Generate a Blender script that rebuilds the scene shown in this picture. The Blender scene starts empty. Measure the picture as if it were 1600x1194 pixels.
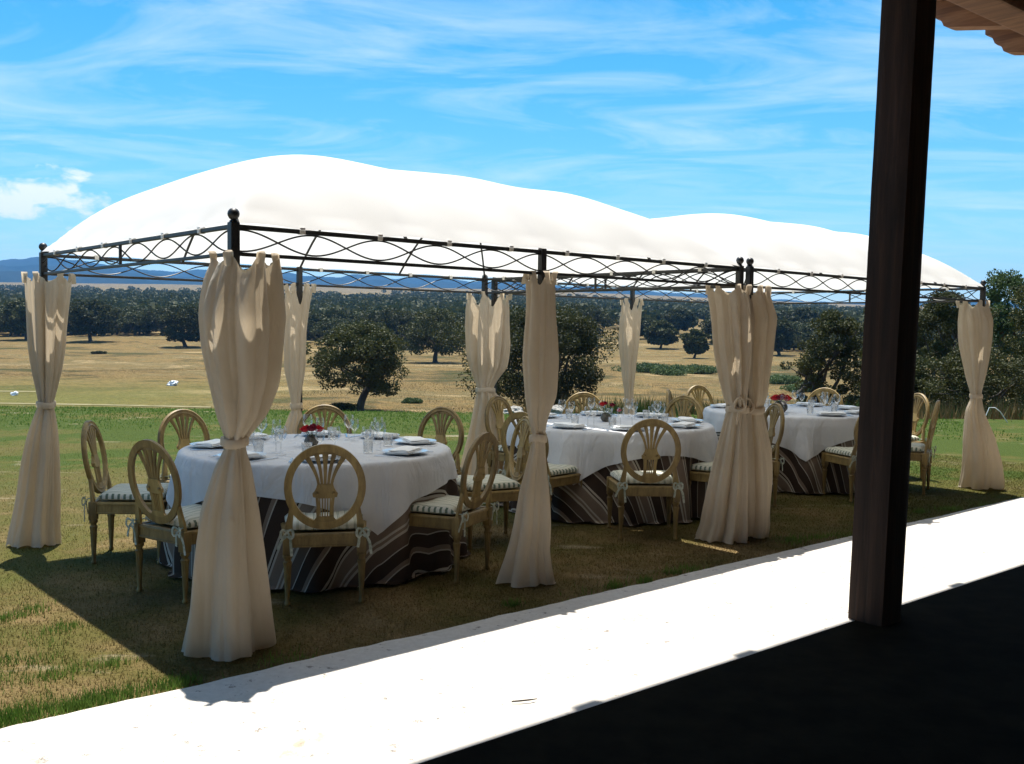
import bpy, bmesh, math, random
import numpy as np
from mathutils import Vector, Matrix, noise as mnoise
random.seed(7); RNG = np.random.default_rng(7)
PI = math.pi; R = math.radians
sc = bpy.context.scene
COL = sc.collection

# ------------------------------------------------------------------ camera, sky, sun, exposure
F, PITCH, ROLL, CH = 1546.0, .0545, .01324, 1.567
cd = bpy.data.cameras.new('camera'); cam = bpy.data.objects.new('camera', cd); COL.objects.link(cam)
cd.sensor_width = 36; cd.lens = F * 36 / 1600; cd.clip_start = .05; cd.clip_end = 30000
cam.matrix_world = Matrix.Translation((0, 0, CH)) @ Matrix.Rotation(PI / 2 - PITCH, 4, 'X') @ Matrix.Rotation(ROLL, 4, 'Z')
sc.camera = cam
SUN = Vector((-.112, .701, 2.05)).normalized()          # towards the sun
SUN_EL = math.asin(SUN.z); SUN_AZ = math.atan2(SUN.x, SUN.y)

w = bpy.data.worlds.new('World'); sc.world = w; w.use_nodes = True
nt = w.node_tree; nt.nodes.clear()
def N(nt, t, **k):
    n = nt.nodes.new(t)
    for a, b in k.items(): setattr(n, a, b)
    return n
def wire(nt, a, b): nt.links.new(a, b)
def build_world():
    out = N(nt, 'ShaderNodeOutputWorld'); bg = N(nt, 'ShaderNodeBackground'); bg.inputs[1].default_value = .092
    sky = N(nt, 'ShaderNodeTexSky', sky_type='NISHITA', sun_disc=False, sun_elevation=SUN_EL, sun_rotation=SUN_AZ)
    sky.altitude = 400; sky.air_density = 1.0; sky.dust_density = .15; sky.ozone_density = 3.5
    hs = N(nt, 'ShaderNodeHueSaturation'); hs.inputs['Hue'].default_value = .483; hs.inputs['Saturation'].default_value = 1.40; hs.inputs['Value'].default_value = 1.0
    wire(nt, sky.outputs[0], hs.inputs['Color'])
    tc = N(nt, 'ShaderNodeTexCoord'); sx = N(nt, 'ShaderNodeSeparateXYZ'); wire(nt, tc.outputs['Generated'], sx.inputs[0])
    # high cirrus: the direction carried on to a flat layer
    za = N(nt, 'ShaderNodeMath', operation='ADD'); wire(nt, sx.outputs[2], za.inputs[0]); za.inputs[1].default_value = .12
    zm = N(nt, 'ShaderNodeMath', operation='MAXIMUM'); wire(nt, za.outputs[0], zm.inputs[0]); zm.inputs[1].default_value = .05
    dx = N(nt, 'ShaderNodeMath', operation='DIVIDE'); wire(nt, sx.outputs[0], dx.inputs[0]); wire(nt, zm.outputs[0], dx.inputs[1])
    dy = N(nt, 'ShaderNodeMath', operation='DIVIDE'); wire(nt, sx.outputs[1], dy.inputs[0]); wire(nt, zm.outputs[0], dy.inputs[1])
    cx = N(nt, 'ShaderNodeCombineXYZ'); wire(nt, dx.outputs[0], cx.inputs[0]); wire(nt, dy.outputs[0], cx.inputs[1])
    mp = N(nt, 'ShaderNodeMapping'); wire(nt, cx.outputs[0], mp.inputs[0])
    mp.inputs['Rotation'].default_value = (0, 0, R(-28)); mp.inputs['Scale'].default_value = (.55, 1.15, 1); mp.inputs['Location'].default_value = (3.1, .4, 0)
    n1 = N(nt, 'ShaderNodeTexNoise'); wire(nt, mp.outputs[0], n1.inputs['Vector'])
    n1.inputs['Scale'].default_value = 1.9; n1.inputs['Detail'].default_value = 12; n1.inputs['Roughness'].default_value = .63; n1.inputs['Distortion'].default_value = 1.5
    r1 = N(nt, 'ShaderNodeMapRange'); wire(nt, n1.outputs[0], r1.inputs[0]); r1.inputs[1].default_value = .42; r1.inputs[2].default_value = .95; r1.inputs[4].default_value = .62
    # low cumulus far off to the left of the canopy
    d1 = N(nt, 'ShaderNodeVectorMath', operation='DISTANCE'); mp3 = N(nt, 'ShaderNodeMapping'); wire(nt, tc.outputs['Generated'], mp3.inputs[0]); mp3.inputs['Scale'].default_value = (1, 1, 2.3); wire(nt, mp3.outputs[0], d1.inputs[0])
    c = ray_dir(30, 312); d1.inputs[1].default_value = (c.x, c.y, c.z * 2.3)
    n2 = N(nt, 'ShaderNodeTexNoise'); mp2 = N(nt, 'ShaderNodeMapping'); wire(nt, tc.outputs['Generated'], mp2.inputs[0]); mp2.inputs['Scale'].default_value = (1, 1, 2.3)
    wire(nt, mp2.outputs[0], n2.inputs['Vector']); n2.inputs['Scale'].default_value = 26; n2.inputs['Detail'].default_value = 7; n2.inputs['Roughness'].default_value = .55; n2.inputs['Distortion'].default_value = .3
    m2 = N(nt, 'ShaderNodeMapRange'); wire(nt, d1.outputs['Value'], m2.inputs[0]); m2.inputs[1].default_value = .0; m2.inputs[2].default_value = .13; m2.inputs[3].default_value = .24; m2.inputs[4].default_value = -.20
    a2 = N(nt, 'ShaderNodeMath', operation='ADD'); wire(nt, n2.outputs[0], a2.inputs[0]); wire(nt, m2.outputs[0], a2.inputs[1])
    r2 = N(nt, 'ShaderNodeMapRange'); wire(nt, a2.outputs[0], r2.inputs[0]); r2.inputs[1].default_value = .53; r2.inputs[2].default_value = .68
    mx = N(nt, 'ShaderNodeMath', operation='MAXIMUM'); wire(nt, r1.outputs[0], mx.inputs[0]); wire(nt, r2.outputs[0], mx.inputs[1])
    mix = N(nt, 'ShaderNodeMix', data_type='RGBA'); wire(nt, mx.outputs[0], mix.inputs['Factor']); wire(nt, hs.outputs[0], mix.inputs['A']); mix.inputs['B'].default_value = (7.4, 7.7, 7.9, 1)
    wire(nt, mix.outputs['Result'], bg.inputs[0]); wire(nt, bg.outputs[0], out.inputs[0])
def ray_dir(px, py):
    a0, b0 = px - 800, py - 597
    c, s = math.cos(ROLL), math.sin(ROLL); a = a0 * c + b0 * s; b = -a0 * s + b0 * c
    c, s = math.cos(PITCH), math.sin(PITCH); u = -b / F
    return Vector((a / F, c + u * s, -s + u * c)).normalized()
build_world()
sl = bpy.data.lights.new('sun', 'SUN'); sl.energy = 5.0; sl.angle = R(.53); sl.color = (1, .96, .89)
so = bpy.data.objects.new('sun', sl); COL.objects.link(so); so.rotation_euler = SUN.to_track_quat('Z', 'Y').to_euler()
vs = sc.view_settings; vs.view_transform = 'Standard'; vs.look = 'None'; vs.exposure = .9; vs.gamma = 1; vs.use_curve_mapping = False
sc.render.engine = 'CYCLES'
sc.cycles.max_bounces = 10; sc.cycles.transparent_max_bounces = 24; sc.cycles.transmission_bounces = 8; sc.cycles.volume_bounces = 0

# ------------------------------------------------------------------ helpers
U0, V0, YA, W = -1.327, 4.714, .7221, 2.95           # gazebo frame: u along the row, v to the back
def G(u, v, z=0.): return Vector((U0 + u * math.cos(YA) - v * math.sin(YA), V0 + u * math.sin(YA) + v * math.cos(YA), z))
HY = YA - .026                                          # house / path frame
def Hh(u, v, z=0.): return Vector((U0 + u * math.cos(HY) - v * math.sin(HY), V0 + u * math.sin(HY) + v * math.cos(HY), z))

def tag(o, label=None, cat=None, group=None, kind=None):
    if label: o['label'] = label
    if cat: o['category'] = cat
    if group: o['group'] = group
    if kind: o['kind'] = kind
    return o
def link(o, parent=None):
    COL.objects.link(o)
    if parent: o.parent = parent
    return o
def empty(name, loc=(0, 0, 0), rz=0., parent=None):
    o = bpy.data.objects.new(name, None); o.empty_display_size = .1
    o.location = loc; o.rotation_euler = (0, 0, rz); return link(o, parent)
def put(name, me, parent=None, loc=(0, 0, 0), rz=0.):
    o = bpy.data.objects.new(name, me); o.location = loc; o.rotation_euler = (0, 0, rz); return link(o, parent)
def copy_tree(o, parent=None):
    c = o.copy(); link(c, parent)
    for ch in list(o.children): copy_tree(ch, c)
    return c

class MB:
    def __init__(s): s.v = []; s.f = []; s.uv = None
    def add(s, vs, fs):
        b = len(s.v); s.v += [tuple(p) for p in vs]; s.f += [tuple(i + b for i in f) for f in fs]; return s
    def box(s, c, d, rot=None, taper=1.0):
        hx, hy, hz = d[0] / 2, d[1] / 2, d[2] / 2
        P = [Vector((x * (taper if z < 0 else 1), y * (taper if z < 0 else 1), z)) for z in (-hz, hz) for x, y in ((-hx, -hy), (hx, -hy), (hx, hy), (-hx, hy))]
        if rot is not None: P = [rot @ p for p in P]
        c = Vector(c)
        return s.add([p + c for p in P], [(3, 2, 1, 0), (4, 5, 6, 7), (0, 1, 5, 4), (1, 2, 6, 5), (2, 3, 7, 6), (3, 0, 4, 7)])
    def bevbox(s, c, d, b=.01):
        # box with chamfered edges
        bm = bmesh.new(); bmesh.ops.create_cube(bm, size=1.0)
        for v in bm.verts: v.co = Vector((v.co.x * d[0], v.co.y * d[1], v.co.z * d[2]))
        bmesh.ops.bevel(bm, geom=bm.edges[:], offset=b, segments=2, affect='EDGES', profile=.6)
        c = Vector(c); bm.verts.index_update()
        s.add([v.co + c for v in bm.verts], [[v.index for v in f.verts] for f in bm.faces]); bm.free(); return s
    def tube(s, pts, r, n=8, cap=True, closed=False):
        pts = [Vector(p) for p in pts]; m = len(pts); rr = r if isinstance(r, (list, tuple)) else [r] * m
        vs = []; prev = None
        for i, p in enumerate(pts):
            if closed: t = pts[(i + 1) % m] - pts[i - 1]
            else: t = pts[min(i + 1, m - 1)] - pts[max(i - 1, 0)]
            t = t.normalized() if t.length > 1e-9 else Vector((0, 0, 1))
            if prev is None: a = t.orthogonal().normalized()
            else:
                a = prev - t * prev.dot(t); a = a.normalized() if a.length > 1e-6 else t.orthogonal().normalized()
            prev = a; b = t.cross(a)
            vs += [p + (a * math.cos(2 * PI * k / n) + b * math.sin(2 * PI * k / n)) * rr[i] for k in range(n)]
        fs = []
        for i in range(m if closed else m - 1):
            j = (i + 1) % m
            fs += [(i * n + k, i * n + (k + 1) % n, j * n + (k + 1) % n, j * n + k) for k in range(n)]
        if cap and not closed: fs += [tuple(range(n - 1, -1, -1)), tuple((m - 1) * n + k for k in range(n))]
        return s.add(vs, fs)
    def sweep(s, pts, w, t, nrm):
        # rectangular bar along pts: width w in plane, thickness t along nrm (lists allowed)
        pts = [Vector(p) for p in pts]; m = len(pts); nrm = Vector(nrm).normalized(); vs = []
        ww = w if isinstance(w, (list, tuple)) else [w] * m
        for i, p in enumerate(pts):
            d = (pts[min(i + 1, m - 1)] - pts[max(i - 1, 0)]).normalized(); sd = d.cross(nrm).normalized()
            a = ww[i] / 2
            vs += [p + sd * a + nrm * t / 2 * .55, p + sd * a * .55 + nrm * t / 2, p - sd * a * .55 + nrm * t / 2, p - sd * a + nrm * t / 2 * .55,
                   p - sd * a - nrm * t / 2 * .7, p + sd * a - nrm * t / 2 * .7]
        fs = [(i * 6 + k, i * 6 + (k + 1) % 6, i * 6 + 6 + (k + 1) % 6, i * 6 + 6 + k) for i in range(m - 1) for k in range(6)]
        fs += [(5, 4, 3, 2, 1, 0), tuple((m - 1) * 6 + k for k in range(6))]
        return s.add(vs, fs)
    def lathe(s, prof, n=24, c=(0, 0, 0), sq=None):
        c = Vector(c); vs = []
        for r, z in prof:
            for k in range(n):
                a = 2 * PI * (k + .5) / n; vs.append(c + Vector((r * math.cos(a), r * math.sin(a), z)))
        m = len(prof)
        fs = [(i * n + k, i * n + (k + 1) % n, (i + 1) * n + (k + 1) % n, (i + 1) * n + k) for i in range(m - 1) for k in range(n)]
        if prof[0][0] > 1e-4: fs.append(tuple(range(n - 1, -1, -1)))
        if prof[-1][0] > 1e-4: fs.append(tuple((m - 1) * n + k for k in range(n)))
        return s.add(vs, fs)
    def mesh(s, name, mat, smooth=None):
        me = bpy.data.meshes.new(name); me.from_pydata(s.v, [], s.f)
        me.materials.append(mat); me.validate()
        if smooth is not None:
            me.polygons.foreach_set('use_smooth', [True] * len(me.polygons))
            if smooth < 170: me.set_sharp_from_angle(angle=R(smooth))
        me.update(); return me
    def build(s, name, mat, parent=None, smooth=None, loc=(0, 0, 0), rz=0.): return put(name, s.mesh(name, mat, smooth), parent, loc, rz)

def np_mesh(name, V, Fq, mat, smooth=False, uv=None):
    """numpy verts (n,3) + faces (m,3|4) to a mesh quickly"""
    V = np.asarray(V, np.float32); Fq = np.asarray(Fq, np.int32); k = Fq.shape[1]
    me = bpy.data.meshes.new(name); me.vertices.add(len(V)); me.vertices.foreach_set('co', V.ravel())
    me.loops.add(Fq.size); me.loops.foreach_set('vertex_index', Fq.ravel())
    me.polygons.add(len(Fq)); me.polygons.foreach_set('loop_start', np.arange(len(Fq), dtype=np.int32) * k)
    me.update(calc_edges=True)
    if smooth: me.polygons.foreach_set('use_smooth', np.ones(len(Fq), bool))
    if uv is not None:
        l = me.uv_layers.new(name='UVMap'); l.data.foreach_set('uv', np.asarray(uv, np.float32)[Fq.ravel()].ravel())
    me.materials.append(mat); me.update(); return me
def grid_faces(nu, nv, wrap=False):
    i, j = np.meshgrid(np.arange(nu if wrap else nu - 1), np.arange(nv - 1), indexing='ij')
    a = i * nv + j; b = ((i + 1) % nu) * nv + j
    return np.stack([a, b, b + 1, a + 1], -1).reshape(-1, 4)

# ------------------------------------------------------------------ materials
def mat_new(name):
    m = bpy.data.materials.new(name); m.use_nodes = True; t = m.node_tree; return m, t, t.nodes['Principled BSDF'], t.nodes['Material Output']
def ramp(t, fac, stops):
    r = N(t, 'ShaderNodeValToRGB'); e = r.color_ramp.elements
    while len(e) < len(stops): e.new(.5)
    for k, (p, c) in enumerate(stops): e[k].position = p; e[k].color = (*c, 1)
    wire(t, fac, r.inputs[0]); return r.outputs[0]
def noise(t, scale, detail=4, rough=.5, coord='Object', sc3=None, dist=0., dim=None):
    tc = N(t, 'ShaderNodeTexCoord'); n = N(t, 'ShaderNodeTexNoise'); src = tc.outputs[coord]
    if sc3:
        mp = N(t, 'ShaderNodeMapping'); wire(t, src, mp.inputs[0]); mp.inputs['Scale'].default_value = sc3; src = mp.outputs[0]
    wire(t, src, n.inputs['Vector']); n.inputs['Scale'].default_value = scale; n.inputs['Detail'].default_value = detail; n.inputs['Roughness'].default_value = rough; n.inputs['Distortion'].default_value = dist
    return n.outputs[0]
def mixc(t, fac, a, b, mode='MIX'):
    m = N(t, 'ShaderNodeMix', data_type='RGBA', blend_type=mode)
    for s, x in (('Factor', fac), ('A', a), ('B', b)):
        if hasattr(x, 'links') or hasattr(x, 'is_linked'): wire(t, x, m.inputs[s])
        else: m.inputs[s].default_value = x if s == 'Factor' else (*x, 1)
    return m.outputs['Result']
def bump(t, b, h, strength=.4, dist=.01):
    n = N(t, 'ShaderNodeBump'); n.inputs['Strength'].default_value = strength; n.inputs['Distance'].default_value = dist
    wire(t, h, n.inputs['Height']); wire(t, n.outputs[0], b.inputs['Normal']); return n.outputs[0]
M = {}
def simple(name, c0, c1, scale=8, rough=.6, bmp=0., bd=.005, sc3=None, spec=.5, metal=0., detail=5, lo=.35, hi=.65):
    m, t, b, o = mat_new(name); n = noise(t, scale, detail, .6, sc3=sc3)
    wire(t, ramp(t, n, [(lo, c0), (hi, c1)]), b.inputs['Base Color']); b.inputs['Roughness'].default_value = rough
    b.inputs['Specular IOR Level'].default_value = spec; b.inputs['Metallic'].default_value = metal
    if bmp: bump(t, b, n, bmp, bd)
    M[name] = m; return m
def cloth(name, c0, c1, trans, scale=3, tcol=None, weave=700, lo=.35, hi=.65, crease=False):
    m, t, b, o = mat_new(name); n = noise(t, scale, 5, .6)
    col = ramp(t, n, [(lo, c0), (hi, c1)])
    wire(t, col, b.inputs['Base Color']); b.inputs['Roughness'].default_value = .9; b.inputs['Specular IOR Level'].default_value = .15
    wv = noise(t, weave, 2, .5, sc3=(1, 1, .35)); nb = bump(t, b, wv, .25, .002)
    if crease:
        cr = noise(t, 7, 4, .55, sc3=(1, 1, .3), dist=.8); b2 = N(t, 'ShaderNodeBump'); b2.inputs['Strength'].default_value = .8; b2.inputs['Distance'].default_value = .045; wire(t, cr, b2.inputs['Height']); wire(t, nb, b2.inputs['Normal']); wire(t, b2.outputs[0], b.inputs['Normal'])
    tr = N(t, 'ShaderNodeBsdfTranslucent'); tr.inputs[0].default_value = (*(tcol or c1), 1)
    mx = N(t, 'ShaderNodeMixShader'); mx.inputs[0].default_value = trans
    wire(t, b.outputs[0], mx.inputs[1]); wire(t, tr.outputs[0], mx.inputs[2]); wire(t, mx.outputs[0], o.inputs[0]); M[name] = m; return m

simple('iron', (.012, .013, .014), (.03, .03, .03), 60, .45, .15, .002)
simple('clip', (.75, .73, .66), (.85, .83, .78), 40, .6)
simple('chair_wood', (.17, .11, .034), (.36, .255, .09), 14, .55, .35, .003, sc3=(1, 1, .35), lo=.3, hi=.7)
simple('silver', (.55, .56, .58), (.7, .7, .72), 30, .22, metal=1.)
simple('china', (.76, .78, .80), (.82, .83, .85), 6, .12)
simple('china_rim', (.62, .67, .72), (.70, .74, .78), 10, .15)
simple('napkin', (.82, .82, .81), (.88, .88, .87), 9, .95, .3, .004, spec=.1)
simple('pot', (.05, .045, .035), (.13, .115, .09), 26, .5, .3, .004)
simple('rose', (.42, .005, .015), (.70, .02, .03), 60, .6)
simple('rose_dark', (.16, .004, .02), (.30, .01, .04), 60, .6)
simple('leaf', (.03, .075, .015), (.08, .15, .03), 40, .55)
simple('trunk', (.035, .027, .02), (.085, .07, .055), 5, .9, .8, .05, sc3=(1, 1, .25))
simple('stone', (.22, .20, .17), (.40, .37, .32), 3, .85, .6, .03)
simple('plastic_bag', (.70, .73, .78), (.85, .87, .9), 5, .35, .5, .03)
simple('white_hose', (.7, .72, .72), (.8, .82, .82), 5, .3)
simple('twig', (.03, .022, .015), (.06, .045, .03), 40, .8)
simple('plaster', (.55, .50, .42), (.65, .6, .52), 3, .9, .3, .01)
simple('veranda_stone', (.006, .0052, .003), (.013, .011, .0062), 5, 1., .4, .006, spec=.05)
cloth('canopy', (.90, .89, .87), (.93, .92, .90), .40, 1.2, (.90, .88, .83), 300)
cloth('curtain', (.54, .47, .37), (.66, .58, .47), .40, 2.2, (.80, .66, .47), 420, crease=True)
cloth('linen', (.60, .61, .64), (.70, .70, .71), .10, 3, (.7, .7, .72), 500, crease=True)
cloth('cord_ribbon', (.24, .29, .22), (.62, .63, .55), .1, 45, None, 500)

def wear_chair():
    t = M['chair_wood'].node_tree; b = t.nodes['Principled BSDF']; src = b.inputs['Base Color'].links[0].from_socket; oi = N(t, 'ShaderNodeObjectInfo')
    v = ramp(t, oi.outputs['Random'], [(0, (.74, .72, .70)), (1, (1.12, 1.12, 1.1))]); g = ramp(t, noise(t, 30, 6, .7, sc3=(1, 1, .15)), [(.3, (.62, .58, .54)), (.6, (1.08, 1.08, 1.06))])
    wire(t, mixc(t, 1., mixc(t, 1., src, v, 'MULTIPLY'), g, 'MULTIPLY'), b.inputs['Base Color'])
wear_chair()
def mat_canvas_stripes():
    m, t, b, o = mat_new('striped_cloth')
    uv = N(t, 'ShaderNodeUVMap'); sx = N(t, 'ShaderNodeSeparateXYZ'); wire(t, uv.outputs[0], sx.inputs[0])
    fr = N(t, 'ShaderNodeMath', operation='MULTIPLY'); wire(t, sx.outputs[0], fr.inputs[0]); fr.inputs[1].default_value = 2.0
    fa = N(t, 'ShaderNodeMath', operation='FRACT'); wire(t, fr.outputs[0], fa.inputs[0])
    dk, tp, wh, mid = (.055, .038, .030), (.225, .172, .135), (.46, .42, .36), (.125, .09, .07)
    r = N(t, 'ShaderNodeValToRGB'); r.color_ramp.interpolation = 'CONSTANT'; e = r.color_ramp.elements
    st = [(0, dk), (.20, wh), (.235, dk), (.26, wh), (.295, tp), (.46, wh), (.49, tp), (.53, wh), (.565, mid), (.72, wh), (.735, dk), (.90, tp), (.96, wh), (.98, dk)]
    while len(e) < len(st): e.new(.5)
    for k, (p, c) in enumerate(st): e[k].position = p; e[k].color = (*c, 1)
    wire(t, fa.outputs[0], r.inputs[0]); n = noise(t, 260, 3, .6)
    wire(t, mixc(t, .35, r.outputs[0], ramp(t, n, [(.3, (.4, .4, .4)), (.7, (1, 1, 1))]), 'MULTIPLY'), b.inputs['Base Color'])
    b.inputs['Roughness'].default_value = .92; b.inputs['Specular IOR Level'].default_value = .1; bump(t, b, n, .3, .002); M['striped_cloth'] = m
mat_canvas_stripes()
def mat_cushion():
    m, t, b, o = mat_new('cushion')
    tc = N(t, 'ShaderNodeTexCoord'); sx = N(t, 'ShaderNodeSeparateXYZ'); wire(t, tc.outputs['Object'], sx.inputs[0])
    fr = N(t, 'ShaderNodeMath', operation='MULTIPLY'); wire(t, sx.outputs[0], fr.inputs[0]); fr.inputs[1].default_value = 22
    fa = N(t, 'ShaderNodeMath', operation='FRACT'); wire(t, fr.outputs[0], fa.inputs[0])
    r = N(t, 'ShaderNodeValToRGB'); r.color_ramp.interpolation = 'CONSTANT'; e = r.color_ramp.elements
    st = [(0, (.56, .55, .46)), (.58, (.20, .23, .17)), (.66, (.50, .50, .41)), (.78, (.22, .25, .19)), (.84, (.56, .55, .46))]
    while len(e) < len(st): e.new(.5)
    for k, (p, c) in enumerate(st): e[k].position = p; e[k].color = (*c, 1)
    wire(t, fa.outputs[0], r.inputs[0])
    # sewn side band with cross stripes in another direction
    fy = N(t, 'ShaderNodeMath', operation='MULTIPLY'); wire(t, sx.outputs[1], fy.inputs[0]); fy.inputs[1].default_value = 26
    fb = N(t, 'ShaderNodeMath', operation='FRACT'); wire(t, fy.outputs[0], fb.inputs[0])
    r2 = ramp(t, fb.outputs[0], [(.5, (.58, .57, .49)), (.62, (.13, .17, .13))])
    ge = N(t, 'ShaderNodeNewGeometry'); vt = N(t, 'ShaderNodeVectorTransform', vector_type='NORMAL', convert_from='WORLD', convert_to='OBJECT'); wire(t, ge.outputs['Normal'], vt.inputs[0])
    s2 = N(t, 'ShaderNodeSeparateXYZ'); wire(t, vt.outputs[0], s2.inputs[0]); ab = N(t, 'ShaderNodeMath', operation='ABSOLUTE'); wire(t, s2.outputs[0], ab.inputs[0])
    gt = N(t, 'ShaderNodeMath', operation='GREATER_THAN'); wire(t, ab.outputs[0], gt.inputs[0]); gt.inputs[1].default_value = .6
    n = noise(t, 60, 4, .6); wire(t, mixc(t, gt.outputs[0], r.outputs[0], r2), b.inputs['Base Color'])
    b.inputs['Roughness'].default_value = .95; b.inputs['Specular IOR Level'].default_value = .1; bump(t, b, n, .4, .004); M['cushion'] = m
mat_cushion()
def mat_glass():
    m, t, b, o = mat_new('glass'); t.nodes.remove(b)
    tr = N(t, 'ShaderNodeBsdfTransparent'); tr.inputs[0].default_value = (.985, .99, .99, 1)
    gl = N(t, 'ShaderNodeBsdfGlossy'); gl.inputs['Roughness'].default_value = .03
    lw = N(t, 'ShaderNodeLayerWeight'); lw.inputs[0].default_value = .35
    mr = N(t, 'ShaderNodeMapRange'); wire(t, lw.outputs['Fresnel'], mr.inputs[0]); mr.inputs[3].default_value = .05; mr.inputs[4].default_value = .55
    mx = N(t, 'ShaderNodeMixShader'); wire(t, mr.outputs[0], mx.inputs[0]); wire(t, tr.outputs[0], mx.inputs[1]); wire(t, gl.outputs[0], mx.inputs[2]); wire(t, mx.outputs[0], o.inputs[0]); M['glass'] = m
mat_glass()
def mat_wood(name, a, b_, c):
    m, t, b, o = mat_new(name)
    n = noise(t, 2.2, 8, .65, sc3=(9, 9, .55), dist=.6); k = noise(t, 1.3, 3, .5)
    col = ramp(t, n, [(.3, a), (.52, b_), (.7, c)])
    wire(t, mixc(t, .5, col, ramp(t, k, [(.35, (.45, .45, .45)), (.65, (1, 1, 1))]), 'MULTIPLY'), b.inputs['Base Color'])
    b.inputs['Roughness'].default_value = .75; b.inputs['Specular IOR Level'].default_value = .25; bump(t, b, n, .6, .01); M[name] = m
mat_wood('post_wood', (.013, .007, .0045), (.034, .017, .010), (.062, .030, .017))
def mat_wood_u(name, a, b_, c):
    m, t, b, o = mat_new(name)
    n = noise(t, 2.5, 8, .65, sc3=(8, .8, 8), dist=.5); col = ramp(t, n, [(.3, a), (.52, b_), (.7, c)])
    wire(t, col, b.inputs['Base Color']); b.inputs['Roughness'].default_value = .7; bump(t, b, n, .5, .006); M[name] = m
mat_wood_u('rafter_wood', (.13, .056, .025), (.24, .108, .048), (.33, .165, .08))
def mat_path():
    m, t, b, o = mat_new('path')
    n = noise(t, 2.6, 8, .68); f = noise(t, 34, 5, .6); st = noise(t, 1.1, 6, .6, dist=.8); sp = noise(t, 13, 8, .78)
    base = ramp(t, f, [(.3, (.52, .48, .42)), (.7, (.62, .58, .52))])
    base = mixc(t, ramp(t, st, [(.61, (0, 0, 0)), (.70, (1, 1, 1))]), base, mixc(t, ramp(t, sp, [(.46, (0, 0, 0)), (.54, (1, 1, 1))]), base, (.30, .22, .12)))
    base = mixc(t, ramp(t, sp, [(.60, (0, 0, 0)), (.63, (1, 1, 1))]), base, (.21, .185, .16))
    wire(t, base, b.inputs['Base Color']); b.inputs['Roughness'].default_value = .9; bump(t, b, f, .35, .01); M['path'] = m
mat_path()
def lawn_color(t):
    n = noise(t, .55, 6, .62, dist=.5); n2 = noise(t, 2.6, 6, .7); f = noise(t, 60, 4, .6); big = noise(t, .16, 3, .5)
    # further from the house the lawn is greener and watered
    tc = N(t, 'ShaderNodeTexCoord'); sx = N(t, 'ShaderNodeSeparateXYZ'); wire(t, tc.outputs['Object'], sx.inputs[0])
    mr = N(t, 'ShaderNodeMapRange'); wire(t, sx.outputs[1], mr.inputs[0]); mr.inputs[1].default_value = 6; mr.inputs[2].default_value = 15; mr.inputs[3].default_value = .0; mr.inputs[4].default_value = .34
    a = N(t, 'ShaderNodeMath', operation='ADD'); wire(t, n, a.inputs[0]); wire(t, mr.outputs[0], a.inputs[1])
    a2 = N(t, 'ShaderNodeMath', operation='MULTIPLY_ADD'); wire(t, n2, a2.inputs[0]); a2.inputs[1].default_value = .45; wire(t, a.outputs[0], a2.inputs[2])
    col = ramp(t, a2.outputs[0], [(.54, (.34, .25, .13)), (.68, (.22, .155, .066)), (.80, (.135, .112, .034)), (.95, (.105, .108, .024)), (1.1, (.066, .094, .015))])
    bare = ramp(t, noise(t, 1.7, 5, .6, sc3=(.5, 1.3, 1)), [(.62, (0, 0, 0)), (.72, (1, 1, 1))])
    col = mixc(t, bare, col, (.36, .30, .19))
    return mixc(t, .8, col, ramp(t, f, [(.28, (.45, .45, .45)), (.72, (1.15, 1.15, 1.15))]), 'MULTIPLY'), f
def mat_lawn():
    m, t, b, o = mat_new('lawn'); c, f = lawn_color(t); wire(t, c, b.inputs['Base Color']); b.inputs['Roughness'].default_value = .95; b.inputs['Specular IOR Level'].default_value = .1; bump(t, b, f, .9, .03); M['lawn'] = m
    m, t, b, o = mat_new('lawn_blade'); c, f = lawn_color(t); wire(t, c, b.inputs['Base Color']); b.inputs['Roughness'].default_value = .8; b.inputs['Specular IOR Level'].default_value = .15; M['lawn_blade'] = m
    simple('green_blade', (.07, .14, .02), (.15, .23, .045), 3, .7, spec=.2)
    for k, c in (('green_blade', (.16, .27, .04)), ('lawn_blade', (.42, .34, .17))):
        t = M[k].node_tree; b = t.nodes['Principled BSDF']; o = t.nodes['Material Output']; tr = N(t, 'ShaderNodeBsdfTranslucent'); mx = N(t, 'ShaderNodeMixShader'); mx.inputs[0].default_value = .45
        src = b.inputs['Base Color'].links[0].from_socket; wire(t, src, tr.inputs[0]); wire(t, b.outputs[0], mx.inputs[1]); wire(t, tr.outputs[0], mx.inputs[2]); wire(t, mx.outputs[0], o.inputs[0])
mat_lawn()
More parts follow.
